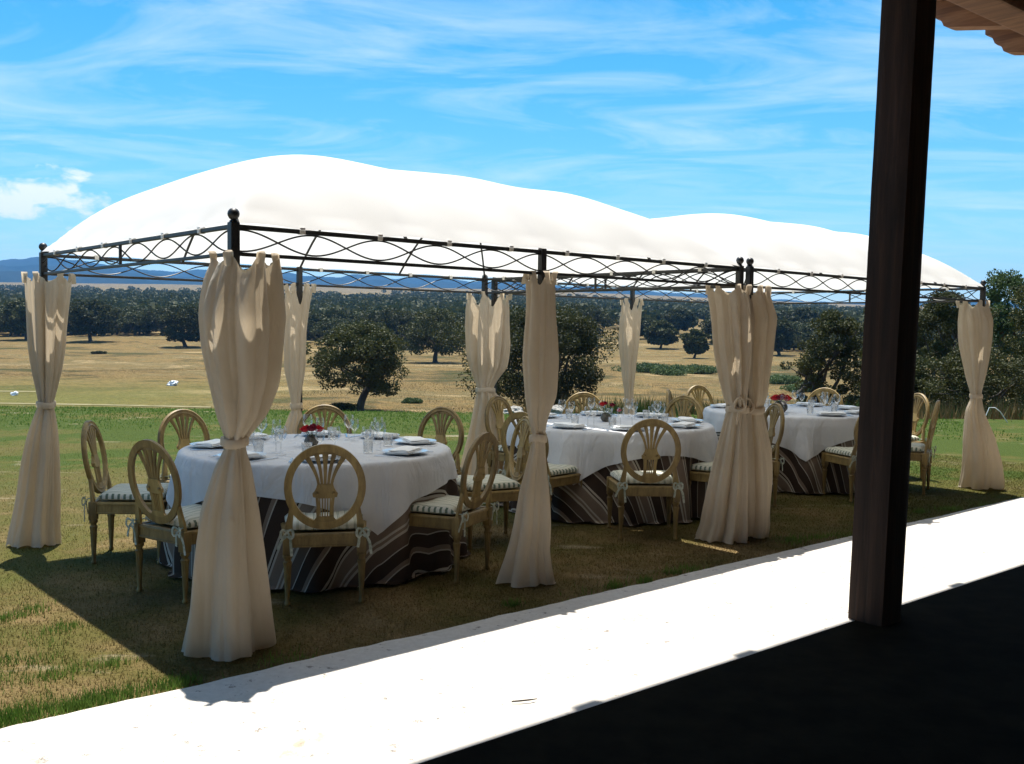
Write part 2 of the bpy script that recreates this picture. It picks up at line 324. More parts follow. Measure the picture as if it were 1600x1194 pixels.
def mat_field():
    m, t, b, o = mat_new('field')
    n = noise(t, .035, 8, .66, sc3=(1, 1.3, 1), dist=.6); n2 = noise(t, .3, 6, .72, sc3=(1, 1.2, 1)); f = noise(t, 2.2, 4, .7, sc3=(1, 2, 1))
    a2 = N(t, 'ShaderNodeMath', operation='MULTIPLY_ADD'); wire(t, n2, a2.inputs[0]); a2.inputs[1].default_value = .42; wire(t, n, a2.inputs[2])
    col = ramp(t, a2.outputs[0], [(.56, (.07, .07, .026)), (.64, (.13, .095, .042)), (.70, (.25, .165, .066)), (.76, (.145, .115, .05)), (.85, (.36, .255, .125))])
    # mown, greener strip just below the lawn
    tc = N(t, 'ShaderNodeTexCoord'); sx = N(t, 'ShaderNodeSeparateXYZ'); wire(t, tc.outputs['Object'], sx.inputs[0])
    mr = N(t, 'ShaderNodeMapRange'); wire(t, sx.outputs[1], mr.inputs[0]); mr.inputs[1].default_value = 78; mr.inputs[2].default_value = 112; mr.inputs[3].default_value = .8; mr.inputs[4].default_value = 0
    mrx = N(t, 'ShaderNodeMapRange'); wire(t, sx.outputs[0], mrx.inputs[0]); mrx.inputs[1].default_value = -30; mrx.inputs[2].default_value = -16; mrx.inputs[3].default_value = 1; mrx.inputs[4].default_value = 0
    mu = N(t, 'ShaderNodeMath', operation='MULTIPLY'); wire(t, mr.outputs[0], mu.inputs[0]); wire(t, mrx.outputs[0], mu.inputs[1])
    col = mixc(t, mu.outputs[0], col, (.15, .145, .04))
    wire(t, mixc(t, .75, col, ramp(t, f, [(.30, (.35, .36, .34)), (.68, (1.25, 1.25, 1.25))]), 'MULTIPLY'), b.inputs['Base Color'])
    b.inputs['Roughness'].default_value = .95; b.inputs['Specular IOR Level'].default_value = .05; bump(t, b, f, 1., .25); M['field'] = m
    simple('dry_stalk', (.14, .10, .04), (.28, .195, .085), .3, .9, spec=.1)
    simple('green_weed', (.035, .075, .016), (.10, .15, .035), .4, .8, spec=.15)
    simple('track', (.20, .175, .09), (.29, .25, .14), .5, .95, spec=.05)
    simple('mountain', (.014, .02, .017), (.03, .034, .026), .004, .95, spec=.0)
mat_field()
def mat_foliage(name, c0, c1, c2):
    m, t, b, o = mat_new(name); n = noise(t, 1.1, 4, .6); oi = N(t, 'ShaderNodeObjectInfo')
    ad = N(t, 'ShaderNodeMath', operation='MULTIPLY_ADD'); wire(t, oi.outputs['Random'], ad.inputs[0]); ad.inputs[1].default_value = .34; wire(t, n, ad.inputs[2])
    wire(t, ramp(t, ad.outputs[0], [(.44, c0), (.66, c1), (.88, c2)]), b.inputs['Base Color']); b.inputs['Roughness'].default_value = .65; b.inputs['Specular IOR Level'].default_value = .25
    tr = N(t, 'ShaderNodeBsdfTranslucent'); tr.inputs[0].default_value = (*[x * 1.3 for x in c1], 1)
    mx = N(t, 'ShaderNodeMixShader'); mx.inputs[0].default_value = .22; wire(t, b.outputs[0], mx.inputs[1]); wire(t, tr.outputs[0], mx.inputs[2]); wire(t, mx.outputs[0], o.inputs[0]); M[name] = m
mat_foliage('oak_leaf', (.024, .027, .007), (.046, .050, .013), (.085, .086, .024))
mat_foliage('young_leaf', (.03, .055, .016), (.065, .10, .03), (.10, .14, .045))

# ------------------------------------------------------------------ terrain
TY = [-1e5, 18.3, 24, 34, 46, 64, 90, 150, 215, 300, 500, 800, 1600, 2600, 4200, 9000]
TZ = [-.06, -.06, -.7, -2.0, -3.3, -4.25, -4.4, -4.5, -3.9, -.5, 8, 21, 55, 104, 150, 150]
def terr(x, y):
    z = float(np.interp(y, TY, TZ))
    if y > 40:
        k = min(1., max(0., (x / y + .1) / .6)); k = k * k * (3 - 2 * k)
        if z > 0: z *= 1 - .33 * k
        z += mnoise.noise((x / 60, y / 90, 0)) * min(1., (y - 40) / 100) * .5
    return z
def hit(px, py):
    d = ray_dir(px, py); t = 15.
    o = Vector((0, 0, CH)); last = t
    while t < 4000:
        p = o + d * t
        if p.z < terr(p.x, p.y): break
        last = t; t *= 1.004
    return o + d * t
def project(p):
    X, Y, Z = p[0], p[1], p[2] - CH
    c, s = math.cos(PITCH), math.sin(PITCH); d = Y * c - Z * s; up = Z * c + Y * s; a = F * X / d; b = -F * up / d
    c, s = math.cos(ROLL), math.sin(ROLL); return 800 + a * c - b * s, 597 + a * s + b * c, d

def build_ground():
    # field: one polar sheet round the place, out beyond the foot of the mountains
    rs = np.concatenate([[9.], np.geomspace(14, 7600, 150)]); az = []
    az = np.concatenate([np.linspace(-52, 52, 150), np.linspace(56, 304, 44)]); az = np.radians(np.sort(az))
    V = []
    for a in az:
        sa, ca = math.sin(a), math.cos(a)
        for r in rs: V.append((r * sa, r * ca, terr(r * sa, r * ca)))
    o = put('field', np_mesh('field', V, grid_faces(len(az), len(rs), True)[:, ::-1], M['field'], True)); tag(o, 'dry golden pasture falling away below the lawn', kind='structure')
    # lawn
    xs = np.arange(-30, 46.01, .5); ys = np.arange(-6, 18.61, .4); V = []
    for x in xs:
        for y in ys:
            yy = y; e = 18.45 + .12 * math.sin(x * .7) + .1 * math.sin(x * 2.3 + 1); z = .006 * mnoise.noise((x * .8, y * .8, 3)) - .003
            if y > 18.2: yy = e if y > 18.5 else e - .25; z = -.09 if y > 18.5 else 0
            V.append((x, yy, z))
    Fq = grid_faces(len(xs), len(ys))
    keep = []
    ch, sh = math.cos(HY), math.sin(HY)
    for f in Fq:
        c = np.mean([V[i] for i in f], 0); vv = -(c[0] - U0) * sh + (c[1] - V0) * ch
        if vv > -.9: keep.append(f)
    o = put('lawn', np_mesh('lawn', V, np.array(keep), M['lawn'], True)); tag(o, 'patchy green and straw-coloured lawn under the gazebos', kind='structure')
build_ground()

def build_path():
    # pale strip with a ragged lawn-side edge, thickness 3 cm
    us = np.arange(-7, 26, .06); n = len(us); vs_ = []; fs = []
    for u in us:
        e = -.375 + .016 * mnoise.noise((u * 1.7, 0, 0)) + .014 * mnoise.noise((u * 7, 5, 0)) + .008 * mnoise.noise((u * 23, 9, 0))
        for v, z in ((e, -.03), (e - .008, .010), (e - .03, .014), (-1.0, .015), (-1.63, .015), (-1.63, -.03)): vs_.append(Hh(u, v, z))
    for i in range(n - 1):
        for k in range(5): fs.append((i * 6 + k, i * 6 + k + 1, i * 6 + 7 + k, i * 6 + 6 + k))
    b = MB().add(vs_, fs); me = b.mesh('path', M['path'], 40); bm = bmesh.new(); bm.from_mesh(me); bmesh.ops.recalc_face_normals(bm, faces=bm.faces[:]); bm.to_mesh(me); bm.free()
    tag(put('path', me), 'bright cream cement path between lawn and veranda', kind='structure')
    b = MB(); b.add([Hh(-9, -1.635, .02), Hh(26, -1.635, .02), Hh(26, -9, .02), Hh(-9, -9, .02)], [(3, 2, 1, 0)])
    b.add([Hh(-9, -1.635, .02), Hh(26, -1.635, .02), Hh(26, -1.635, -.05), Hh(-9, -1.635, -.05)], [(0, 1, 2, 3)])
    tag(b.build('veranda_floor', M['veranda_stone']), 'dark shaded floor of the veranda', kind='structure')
build_path()

def build_mountains():
    az = np.radians(np.linspace(-40, 40, 420)); rs = np.linspace(3300, 7200, 60); V = []
    px = [-700, 0, 70, 200, 400, 600, 760, 1000, 1200, 1350, 1600, 2300]; hp = [80, 85, 90, 80, 78, 76, 75, 60, 47, 44, 46, 44]
    for a in az:
        x = 800 + F * math.tan(a); e = np.interp(x, px, hp) / F
        for r in rs:
            X, Y = r * math.sin(a), r * math.cos(a)
            g = 0
            for r0, wd, k, sd in ((4000, 420, .80, 1.), (5000, 520, .93, 4.), (6000, 700, 1.0, 9.)):
                s = e * k * r0 * (1 + .10 * mnoise.fractal((a * 14 + sd, r0 * .01, sd), .9, 2.1, 5))
                rg = r + 160 * mnoise.noise((a * 22, sd, r * .001))
                g = max(g, s * math.exp(-((rg - r0) / wd) ** 2))
            z = max(g + 9 * mnoise.fractal((X / 160, Y / 160, 2), .8, 2.1, 4), 60 if r < 7000 else 0)
            V.append((X, Y, z))
    tag(put('mountains', np_mesh('mountains', V, grid_faces(len(az), len(rs))[:, ::-1], M['mountain'], True)), 'long blue mountain range along the horizon', kind='structure')
build_mountains()

# ------------------------------------------------------------------ grass, weeds (nobody could count them)
def blades(name, P, h, wd, mat, label, lean=.5, seed=1):
    rg = np.random.default_rng(seed); n = len(P); P = np.asarray(P); h = np.broadcast_to(h, (n,)) * rg.uniform(.5, 1.25, n)
    a = rg.uniform(0, 2 * PI, n); d = np.stack([np.cos(a), np.sin(a), np.zeros(n)], 1); le = rg.uniform(0, lean, n) * h
    b = rg.uniform(0, 2 * PI, n); ld = np.stack([np.cos(b), np.sin(b), np.zeros(n)], 1)
    A = P - d * (wd / 2); B = P + d * (wd / 2); C = P + ld * le[:, None]; C[:, 2] += h
    V = np.stack([A, B, C], 1).reshape(-1, 3); Fq = np.arange(3 * n).reshape(-1, 3)
    o = put(name, np_mesh(name, V, Fq, mat)); return tag(o, label, 'grass', kind='stuff')
def build_grass():
    rg = np.random.default_rng(3)
    n = 210000; u = rg.uniform(-3.6, 10.5, n); v = -.36 + rg.exponential(3.2, n); k = v < 13
    u, v = u[k], v[k]
    P = np.stack([U0 + u * math.cos(HY) - v * math.sin(HY), V0 + u * math.sin(HY) + v * math.cos(HY), np.full(len(u), -.004)], 1)
    blades('lawn_grass', P, .017, .005, M['lawn_blade'], 'short dry turf blades on the lawn', .9, 5)
    # greener tufts along the path edge and scattered
    pts = []
    for i in range(90):
        if i < 46: cu, cv = rg.uniform(-1.75, -.35), -.33 + abs(rg.normal(0, .05))
        elif i < 70: cu, cv = rg.uniform(-.9, -.35) - rg.exponential(.4), rg.uniform(.05, 1.3)
        else: cu, cv = rg.uniform(0, 9), -.34 + abs(rg.normal(0, .08))
        m = int(rg.integers(25, 130)); s = rg.uniform(.03, .10)
        for _ in range(m):
            p = Hh(cu + rg.normal(0, s), max(cv + rg.normal(0, s * .7), -.37), -.003); pts.append(tuple(p))
    blades('green_grass', pts, .04, .005, M['green_blade'], 'fresh green grass tufts along the path edge', .6, 8)
    # dry stalks of the field, denser near
    xs = []
    n = 150000; Y = 62 * np.exp(rg.uniform(0, .95, n)); X = Y * rg.uniform(-.62, .62, n)
    P = np.array([(x, y, terr(x, y) - .02) for x, y in zip(X, Y)])
    hh = np.array([.07 + .22 * max(0, mnoise.noise((x * .05, y * .12, 7))) for x, y in zip(X, Y)]); hh[(X < -18) & (Y < 105)] *= .35
    blades('dry_grass', P, hh, .035, M['dry_stalk'], 'dry yellow grass of the pasture', .6, 11)
    # crest of the lawn and weeds behind it
    n = 26000; X = rg.uniform(-13, 13, n); Y = 18.2 - rg.exponential(2.2, n)
    P = np.stack([X, Y, np.zeros(n)], 1); blades('crest_grass', P[(Y > 14.5) & (X < 8)], .03, .02, M['green_blade'], 'green grass along the far edge of the lawn', .5, 12)
    pts = []; hs = []
    for i in range(520):
        x = rg.uniform(1.2, 17); y = rg.uniform(18.6, 30) if i % 3 else rg.uniform(30, 62)
        pxx, pyy, _ = project((x, y, terr(x, y)))
        if pxx < 925 or mnoise.noise((x * .25, y * .25, 4)) < -.1: continue
        m = 34
        for _ in range(m):
            xx, yy = x + rg.normal(0, .30), y + rg.normal(0, .3); pts.append((xx, yy, terr(xx, yy) - .02)); hs.append(rg.uniform(.18, .45) + (y - 18) * .03)
    blades('green_weeds', pts, np.array(hs), .045, M['green_weed'], 'tall green weeds behind the lawn', .5, 13)
    pts = []; hs = []
    for i in range(420):
        x = rg.uniform(-1., 15); y = rg.uniform(18.7, 34)
        pxx, pyy, _ = project((x, y, terr(x, y)))
        if pxx < 790 or mnoise.noise((x * .22 + 9, y * .22, 8)) < .0: continue
        for _ in range(40):
            xx, yy = x + rg.normal(0, .35), y + rg.normal(0, .35); pts.append((xx, yy, terr(xx, yy) - .02)); hs.append(rg.uniform(.2, .5) + (y - 18) * .035)
    blades('dry_weeds', pts, np.array(hs), .03, M['dry_stalk'], 'tall straw-coloured weeds behind the lawn', .5, 14)
build_grass()

def build_tracks():
    for k, (pts, lab) in enumerate((([(-160, 631), (0, 631.5), (160, 634), (330, 637.5)], 'thin pale mown track just beyond the green lawn'), ([(-160, 612), (-30, 612), (58, 613)], 'thin pale track higher up in the mown field'))):
        P = [hit(*p) for p in pts]; b = MB(); vs_ = []; m = 40
        for i in range(m):
            f = i / (m - 1) * (len(P) - 1); j = min(int(f), len(P) - 2); p = P[j].lerp(P[j + 1], f - j)
            for dy in (-.2, 0, .2): vs_.append((p.x, p.y + dy, terr(p.x, p.y + dy) + .06 * (dy == 0) + .03))
        b.add(vs_, [(i * 3 + q, i * 3 + q + 1, i * 3 + 4 + q, i * 3 + 3 + q) for i in range(m - 1) for q in (0, 1)])
        tag(b.build('track', M['track'], smooth=180), lab, kind='structure')
build_tracks()

# ------------------------------------------------------------------ trees
def leaf_cloud(cen, rad, n, size, rg, flat=.75):
    d = rg.normal(size=(n, 3)); d /= np.linalg.norm(d, axis=1)[:, None]; r = rg.uniform(.25, 1, n) ** .5
    return cen + d * (r * rad)[:, None] * np.array([1, 1, flat])
def leaves_mesh(name, P, size, rg, mat):
    n = len(P); a = rg.normal(size=(n, 3)); a /= np.linalg.norm(a, axis=1)[:, None]
    b = np.cross(a, rg.normal(size=(n, 3))); b /= np.linalg.norm(b, axis=1)[:, None]
    s = (size * rg.uniform(.6, 1.3, n))[:, None]; a = a * s * .5; b = b * s * .32
    V = np.stack([P - a, P - b, P + a, P + b], 1).reshape(-1, 3); return np_mesh(name, V, np.arange(4 * n).reshape(-1, 4), mat)
def make_oak(H, RX, nclump, nleaf, size, seed, low=.22, mat='oak_leaf', trunkfrac=.42, RY=None):
    """returns (trunk mesh, crown mesh): a broad holm oak of height H, crown half-width RX"""
    rg = np.random.default_rng(seed); RY = RY or RX
    b = MB(); th = H * trunkfrac * rg.uniform(.9, 1.1); lean = rg.normal(0, .08, 2) * H
    r0 = H * .034
    tp = [Vector((lean[0] * s * s + .03 * H * math.sin(3 * s + seed), lean[1] * s * s, th * s)) for s in np.linspace(-.06, 1, 7)]
    b.tube(tp, [r0 * (1.5 - .6 * s + (.6 if i == 0 else 0)) for i, s in enumerate(np.linspace(0, 1, 7))], 9)
    top = tp[-1]; tips = []
    nl = 6
    for k in range(nl):
        a = 2 * PI * k / nl + rg.uniform(-.4, .4); e = Vector((math.cos(a) * RX * rg.uniform(.45, .75), math.sin(a) * RY * rg.uniform(.45, .75), H * rg.uniform(.58, .85)))
        st = tp[4 + k % 3]; mid = st.lerp(e, .5) + Vector((0, 0, -.04 * H))
        q = [st, st.lerp(mid, .5), mid, mid.lerp(e, .55) + Vector(rg.normal(0, .03 * H, 3)), e]; b.tube(q, [r0 * .62, r0 * .5, r0 * .38, r0 * .24, r0 * .1], 6)
        for j in range(3):
            e2 = mid.lerp(e, rg.uniform(.2, .9)) + Vector((rg.normal(0, .28 * RX), rg.normal(0, .28 * RY), rg.uniform(-.02, .16) * H)); b.tube([mid.lerp(e, .3), e2.lerp(mid, .4) + Vector((0, 0, .02 * H)), e2], [r0 * .22, r0 * .14, r0 * .05], 5); tips.append(e2)
        tips.append(e)
    P = []
    zl, zh = H * low, H * .97; zc = zl + (zh - zl) * .42
    for i in range(nclump):
        if i < len(tips): c = np.array(tips[i]); c[2] = min(c[2], zh * .95)
        else:
            z = rg.uniform(zl, zh); k = (zh - zc) if z > zc else (zc - zl) * 1.15; pr = max(.12, 1 - (abs(z - zc) / k) ** (2.4 if low > .12 or z > zc else 5)) ** .5
            a = rg.uniform(0, 2 * PI); q = rg.uniform(.1, 1) ** .45 * pr * (.86 + .16 * mnoise.noise((math.cos(a) * 1.6, math.sin(a) * 1.6, z / H * 3 + seed)))
            c = np.array([math.cos(a) * RX * q * .95, math.sin(a) * RY * q * .95, z])
        rad = RX * rg.uniform(.13, .24); P.append(leaf_cloud(c, rad, max(4, nleaf // nclump), size, rg))
    P = np.concatenate(P); P = P[P[:, 2] > H * low * .75]
    return b.mesh('trunk', M['trunk'], 60), leaves_mesh('crown', P, size, rg, M[mat])
def tree(name, tm, cm, loc, rz, s, label, group=None, cat='tree'):
    o = empty(name, loc, rz); o.scale = (s, s, s) if not isinstance(s, tuple) else s
    put('trunk', tm, o); put('crown', cm, o); tag(o, label, cat, group); return o

def big_tree(px, basey, topy, wpx, seed, label, dist=None, low=.22, nleaf=9000, name='holm_oak', mat='oak_leaf', trunkfrac=.42, RYf=1.):
    if dist is None: p = hit(px, basey)
    else:
        d = ray_dir(px, basey); q = Vector((0, 0, CH)) + d * (dist / d.y); p = Vector((q.x, q.y, terr(q.x, q.y)))
    _, by, dep = project(p); H = (by - topy) / F * dep; RX = wpx / 2 / F * dep
    tm, cm = make_oak(H, RX, 150 if low < .12 else 120, int(nleaf * (2.4 if low < .12 else 1.8)), max(.05, dep / F * 3.9), seed, low, mat, trunkfrac, RX * RYf); return tree(name, tm, cm, p, 0, 1, label, 'big trees near the lawn')
def build_trees():
    big_tree(566, 645, 508, 176, 11, 'round olive-green oak with forked trunk just beyond the lawn', 68, .24, 15000, trunkfrac=.45)
    big_tree(838, 655, 482, 268, 12, 'wide dark oak behind the curtain at the middle of the gazebo', 52, .22, 26000, trunkfrac=.36)
    big_tree(1300, 640, 486, 126, 13, 'dense dark oak left of the wooden column, behind the far table', 42, .10, 9000, trunkfrac=.3)
    big_tree(1398, 650, 445, 130, 14, 'dark oak mostly hidden behind the wooden veranda column', 38, .06, 9000, trunkfrac=.3)
    big_tree(1472, 650, 452, 130, 15, 'very dark oak just right of the wooden veranda column', 33, .04, 10000, trunkfrac=.3)
    big_tree(1562, 650, 424, 150, 16, 'tall oak with light feathery top behind the rightmost curtain', 36, .06, 12000, mat='young_leaf', trunkfrac=.3)
    big_tree(1648, 660, 400, 180, 17, 'dark oak cut off by the right edge of the picture', 30, .05, 10000, trunkfrac=.3)
    big_tree(1530, 655, 540, 190, 18, 'low dark bushy oak at the foot of the right-hand trees', 27, .02, 9000, trunkfrac=.3)
    big_tree(1440, 652, 560, 120, 19, 'low dark bush between the column and the rightmost curtain', 29, .02, 6000, trunkfrac=.3)
    for px, by, ty, wp, sd, lab in ((140, 534, 470, 92, 21, 'dark oak with bare trunk at the left edge of the pasture'), (290, 543, 478, 96, 22, 'dark oak at the pasture edge left of the nearest curtain'),
            (682, 567, 486, 124, 23, 'dark broad oak right of the round oak, standing in pasture'), (1086, 560, 516, 44, 24, 'small round oak in the clearing left of the double curtain'),
            (1032, 545, 503, 60, 25, 'oak in the clearing just right of the slim back curtain'), (1216, 556, 500, 56, 26, 'oak in the clearing just right of the double curtain'),
            (40, 531, 470, 84, 27, 'dark oak at the far left edge of the pasture'), (520, 532, 486, 70, 28, 'oak in the wood behind the round oak, by a bare patch'), (1012, 530, 498, 52, 29, 'oak farther back in the clearing behind the slim curtain'),
            (610, 545, 484, 110, 30, 'dark oak just behind the round oak, left of the broad one'), (770, 556, 478, 120, 31, 'dark oak behind the crisscross-draped back corner curtain'), (905, 540, 478, 110, 32, 'dark oak behind the wide dark oak, left of the slim back curtain'),
            (455, 528, 474, 90, 33, 'dark oak in the wood behind the slim curtain at the near table'), (1128, 538, 492, 76, 34, 'oak behind the left one of the paired front curtains'), (1060, 522, 484, 60, 35, 'oak at the wood\'s edge above the small round oak'), (1255, 535, 484, 70, 36, 'oak in the wood behind the dense oak left of the column')):
        big_tree(px, by, ty, wp, sd, lab, None, .20, 5000, trunkfrac=.36)
    # shrubs in the pasture
    for px, py, wpx, lab in ((648, 630, 22, 'small round green shrub in the pasture right of the oak'), (155, 553, 12, 'tiny dark shrub in the left pasture'), (1190, 566, 16, 'small shrub in the dry clearing by the double curtain'), (540, 642, 36, 'low dark scrub at the foot of the round oak'), (1010, 582, 44, 'low green scrub right of the slim back curtain'), (1048, 586, 50, 'wide low green scrub beside the back chairs of the far table'), (1090, 584, 44, 'low green scrub just left of the paired curtains'), (1225, 600, 40, 'green scrub right of the paired curtains'), (1250, 612, 36, 'green scrub at the foot of the dense oak')):
        p = hit(px, py); dep = project(p)[2]; r = wpx / 2 / F * dep; rg = np.random.default_rng(px); o = empty('shrub', p)
        P = np.concatenate([leaf_cloud(np.array([rg.normal(0, r * .45), rg.normal(0, r * .45), r * rg.uniform(.15, .6)]), r * .42, 170, .1, rg) for _ in range(34)]); P[:, 2] = np.abs(P[:, 2])
        put('foliage', leaves_mesh('foliage', P * np.array([1.25, 1.25, .8]), dep / F * 2.6, rg, M['young_leaf'] if px == 648 or px > 1000 else M['oak_leaf']), o); b = MB()
        for k in range(5): a = k * 1.3; b.tube([(0, 0, -.05), (math.cos(a) * r * .25, math.sin(a) * r * .25, r * .35), (math.cos(a) * r * .45, math.sin(a) * r * .45, r * .6)], [.05 * r, .035 * r, .012 * r], 5)
        b.build('stem', M['trunk'], o, 60); tag(o, lab, 'shrub')
    # the wood: 270 nearest trees singly, the rest as one mass
    var = [make_oak(6.2, 4.1 + .5 * k % 1.2, 60, 3600, .46, 40 + k, .14, 'oak_leaf', .3) for k in range(5)]
    rg = np.random.default_rng(77); spots = []
    tries = 0
    while len(spots) < 3400 and tries < 90000:
        tries += 1
        Y = 225 * math.exp(rg.uniform(0, 1.9)); X = Y * rg.uniform(-.62, .62)
        px, py, d = project((X, Y, terr(X, Y)))
        right = 905 < px < 1330
        if Y < 240 + 25 * mnoise.noise((X * .02, 0, 0)) + (25 if px < 420 else 0): continue
        if 440 < px < 900 and Y < 300 and rg.random() < .3: continue
        dens = mnoise.noise((X / 55, Y / 80, 3.3))
        if right and Y < 620 and (dens < .02 + .1 * (Y < 340)): continue
        if not right and dens < -.5: continue
        if Y > 950 and mnoise.noise((X / 160, Y / 240, 9)) < .1: continue
        if 380 < px < 520 and 515 < py < 527 and rg.random() < .8: continue
        mind = 5.2 if Y < 500 else 7
        if any(abs(X - a) < mind and abs(Y - b_) < mind for a, b_ in spots[-400:]): continue
        spots.append((X, Y))
    spots.sort(key=lambda s: s[1])
    for k, (X, Y) in enumerate(spots[:270]):
        tm, cm = var[k % 5]; s = rg.uniform(.75, 1.2)
        tree('holm_oak', tm, cm, (X, Y, terr(X, Y) - .1), rg.uniform(0, 6.28), (s * rg.uniform(.9, 1.2), s * rg.uniform(.9, 1.2), s), 'dark holm oak in the wood beyond the pasture', 'oaks in the wood beyond the pasture')
    P = []
    for X, Y in spots[270:]:
        s = rg.uniform(.8, 1.3); z = terr(X, Y); n = 120 if Y < 600 else 70
        d = rg.normal(size=(n, 3)); d /= np.linalg.norm(d, axis=1)[:, None]; d[:, 2] = d[:, 2] * 2.2 * s; d[:, :2] *= 3.4 * s * (1 + .2 * np.sin(np.arctan2(d[:, 1], d[:, 0]) * 3 + X))[:, None]
        P.append(d * rg.uniform(.75, 1.05, n)[:, None] + np.array([X, Y, z + 3.6 * s]))
    P = np.concatenate(P)
    o = put('distant_wood', leaves_mesh('distant_wood', P, 2.3, rg, M['oak_leaf'])); tag(o, 'far-off holm oak wood reaching towards the mountains', 'wood', kind='stuff')
build_trees()

# ------------------------------------------------------------------ small things in the field
def build_field_things():
    for px, py, wpx, lab in ((270, 603, 15, 'crumpled white plastic bag lying in the dry pasture'), (22, 618, 10, 'small white plastic bag at the left edge of the mown field')):
        p = hit(px, py); r = wpx / 2 / F * project(p)[2]; bm = bmesh.new(); bmesh.ops.create_icosphere(bm, subdivisions=4, radius=r)
        for v in bm.verts:
            n = v.co.normalized(); v.co *= 1 + .5 * mnoise.noise(n * 1.6 + Vector((px, 0, 0))) + .28 * mnoise.noise(n * 4); v.co.z = max(v.co.z * .75, -.4 * r); v.co += Vector((.3 * v.co.z, 0, 0))
        me = bpy.data.meshes.new('plastic_bag'); bm.to_mesh(me); bm.free(); me.materials.append(M['plastic_bag']); o = put('plastic_bag', me, None, p + Vector((0, 0, .36 * r))); tag(o, lab, 'plastic bag')
    # pale rocks at the lawn's edge behind the middle table
    for k, (px, py, wpx, lab) in enumerate(((806, 642, 22, 'pale rock behind the middle gazebo curtain, left of the others'), (868, 640, 26, 'pale rock just left of the middle table\'s back chair'), (793, 646, 16, 'smaller pale rock against the back corner curtain'))):
        Y = 18.3 - .2 * (k == 2); d = ray_dir(px, py); p = Vector((0, 0, CH)) + d * (Y / d.y); r = wpx / 2 / F * Y * 1.3
        bm = bmesh.new(); bmesh.ops.create_icosphere(bm, subdivisions=4, radius=1)
        for v in bm.verts:
            n = v.co.normalized(); v.co *= 1 + .35 * mnoise.noise(n * 1.3 + Vector((k * 7, 0, 0))) + .12 * mnoise.noise(n * 4); v.co = Vector((v.co.x * r, v.co.y * r, v.co.z * r * .6))
        me = bpy.data.meshes.new('rock'); bm.to_mesh(me); bm.free(); me.materials.append(M['stone']); zt = terr(p.x, p.y)
        o = put('rock', me, None, (p.x, p.y, .02)); tag(o, lab, 'rock', 'pale rocks behind the lawn')
    b = MB(); A = ray_dir(1546, 637); Bq = ray_dir(1570, 650); Y = 17.6; a = Vector((0, 0, CH)) + A * (Y / A.y); e = Vector((0, 0, CH)) + Bq * (Y / Bq.y)
    b.tube([Vector((a.x - .1, Y, .0)), a, a.lerp(e, .35) + Vector((0, 0, .05)), a.lerp(e, .7) + Vector((0, 0, .03)), Vector((e.x + .05, Y, .0))], .009, 8)
    tag(b.build('garden_hose', M['white_hose'], smooth=60), 'thin white hose arching from the grass beside the rightmost curtain', 'hose')
    d = ray_dir(820, 1097); p = Vector((0, 0, CH)) + d * ((.02 - CH) / d.z)
    b = MB(); b.tube([p + Vector((-.055, -.008, .004)), p + Vector((-.02, -.006, .007)), p + Vector((.02, .004, .008)), p + Vector((.05, .024, .005))], [.003, .004, .0035, .002], 6); b.tube([p + Vector((.03, .01, .008)), p + Vector((.052, .006, .012))], [.0025, .0012], 5)
    tag(b.build('twig', M['twig'], smooth=60), 'small dark bent twig lying on the bright path', 'twig')
build_field_things()

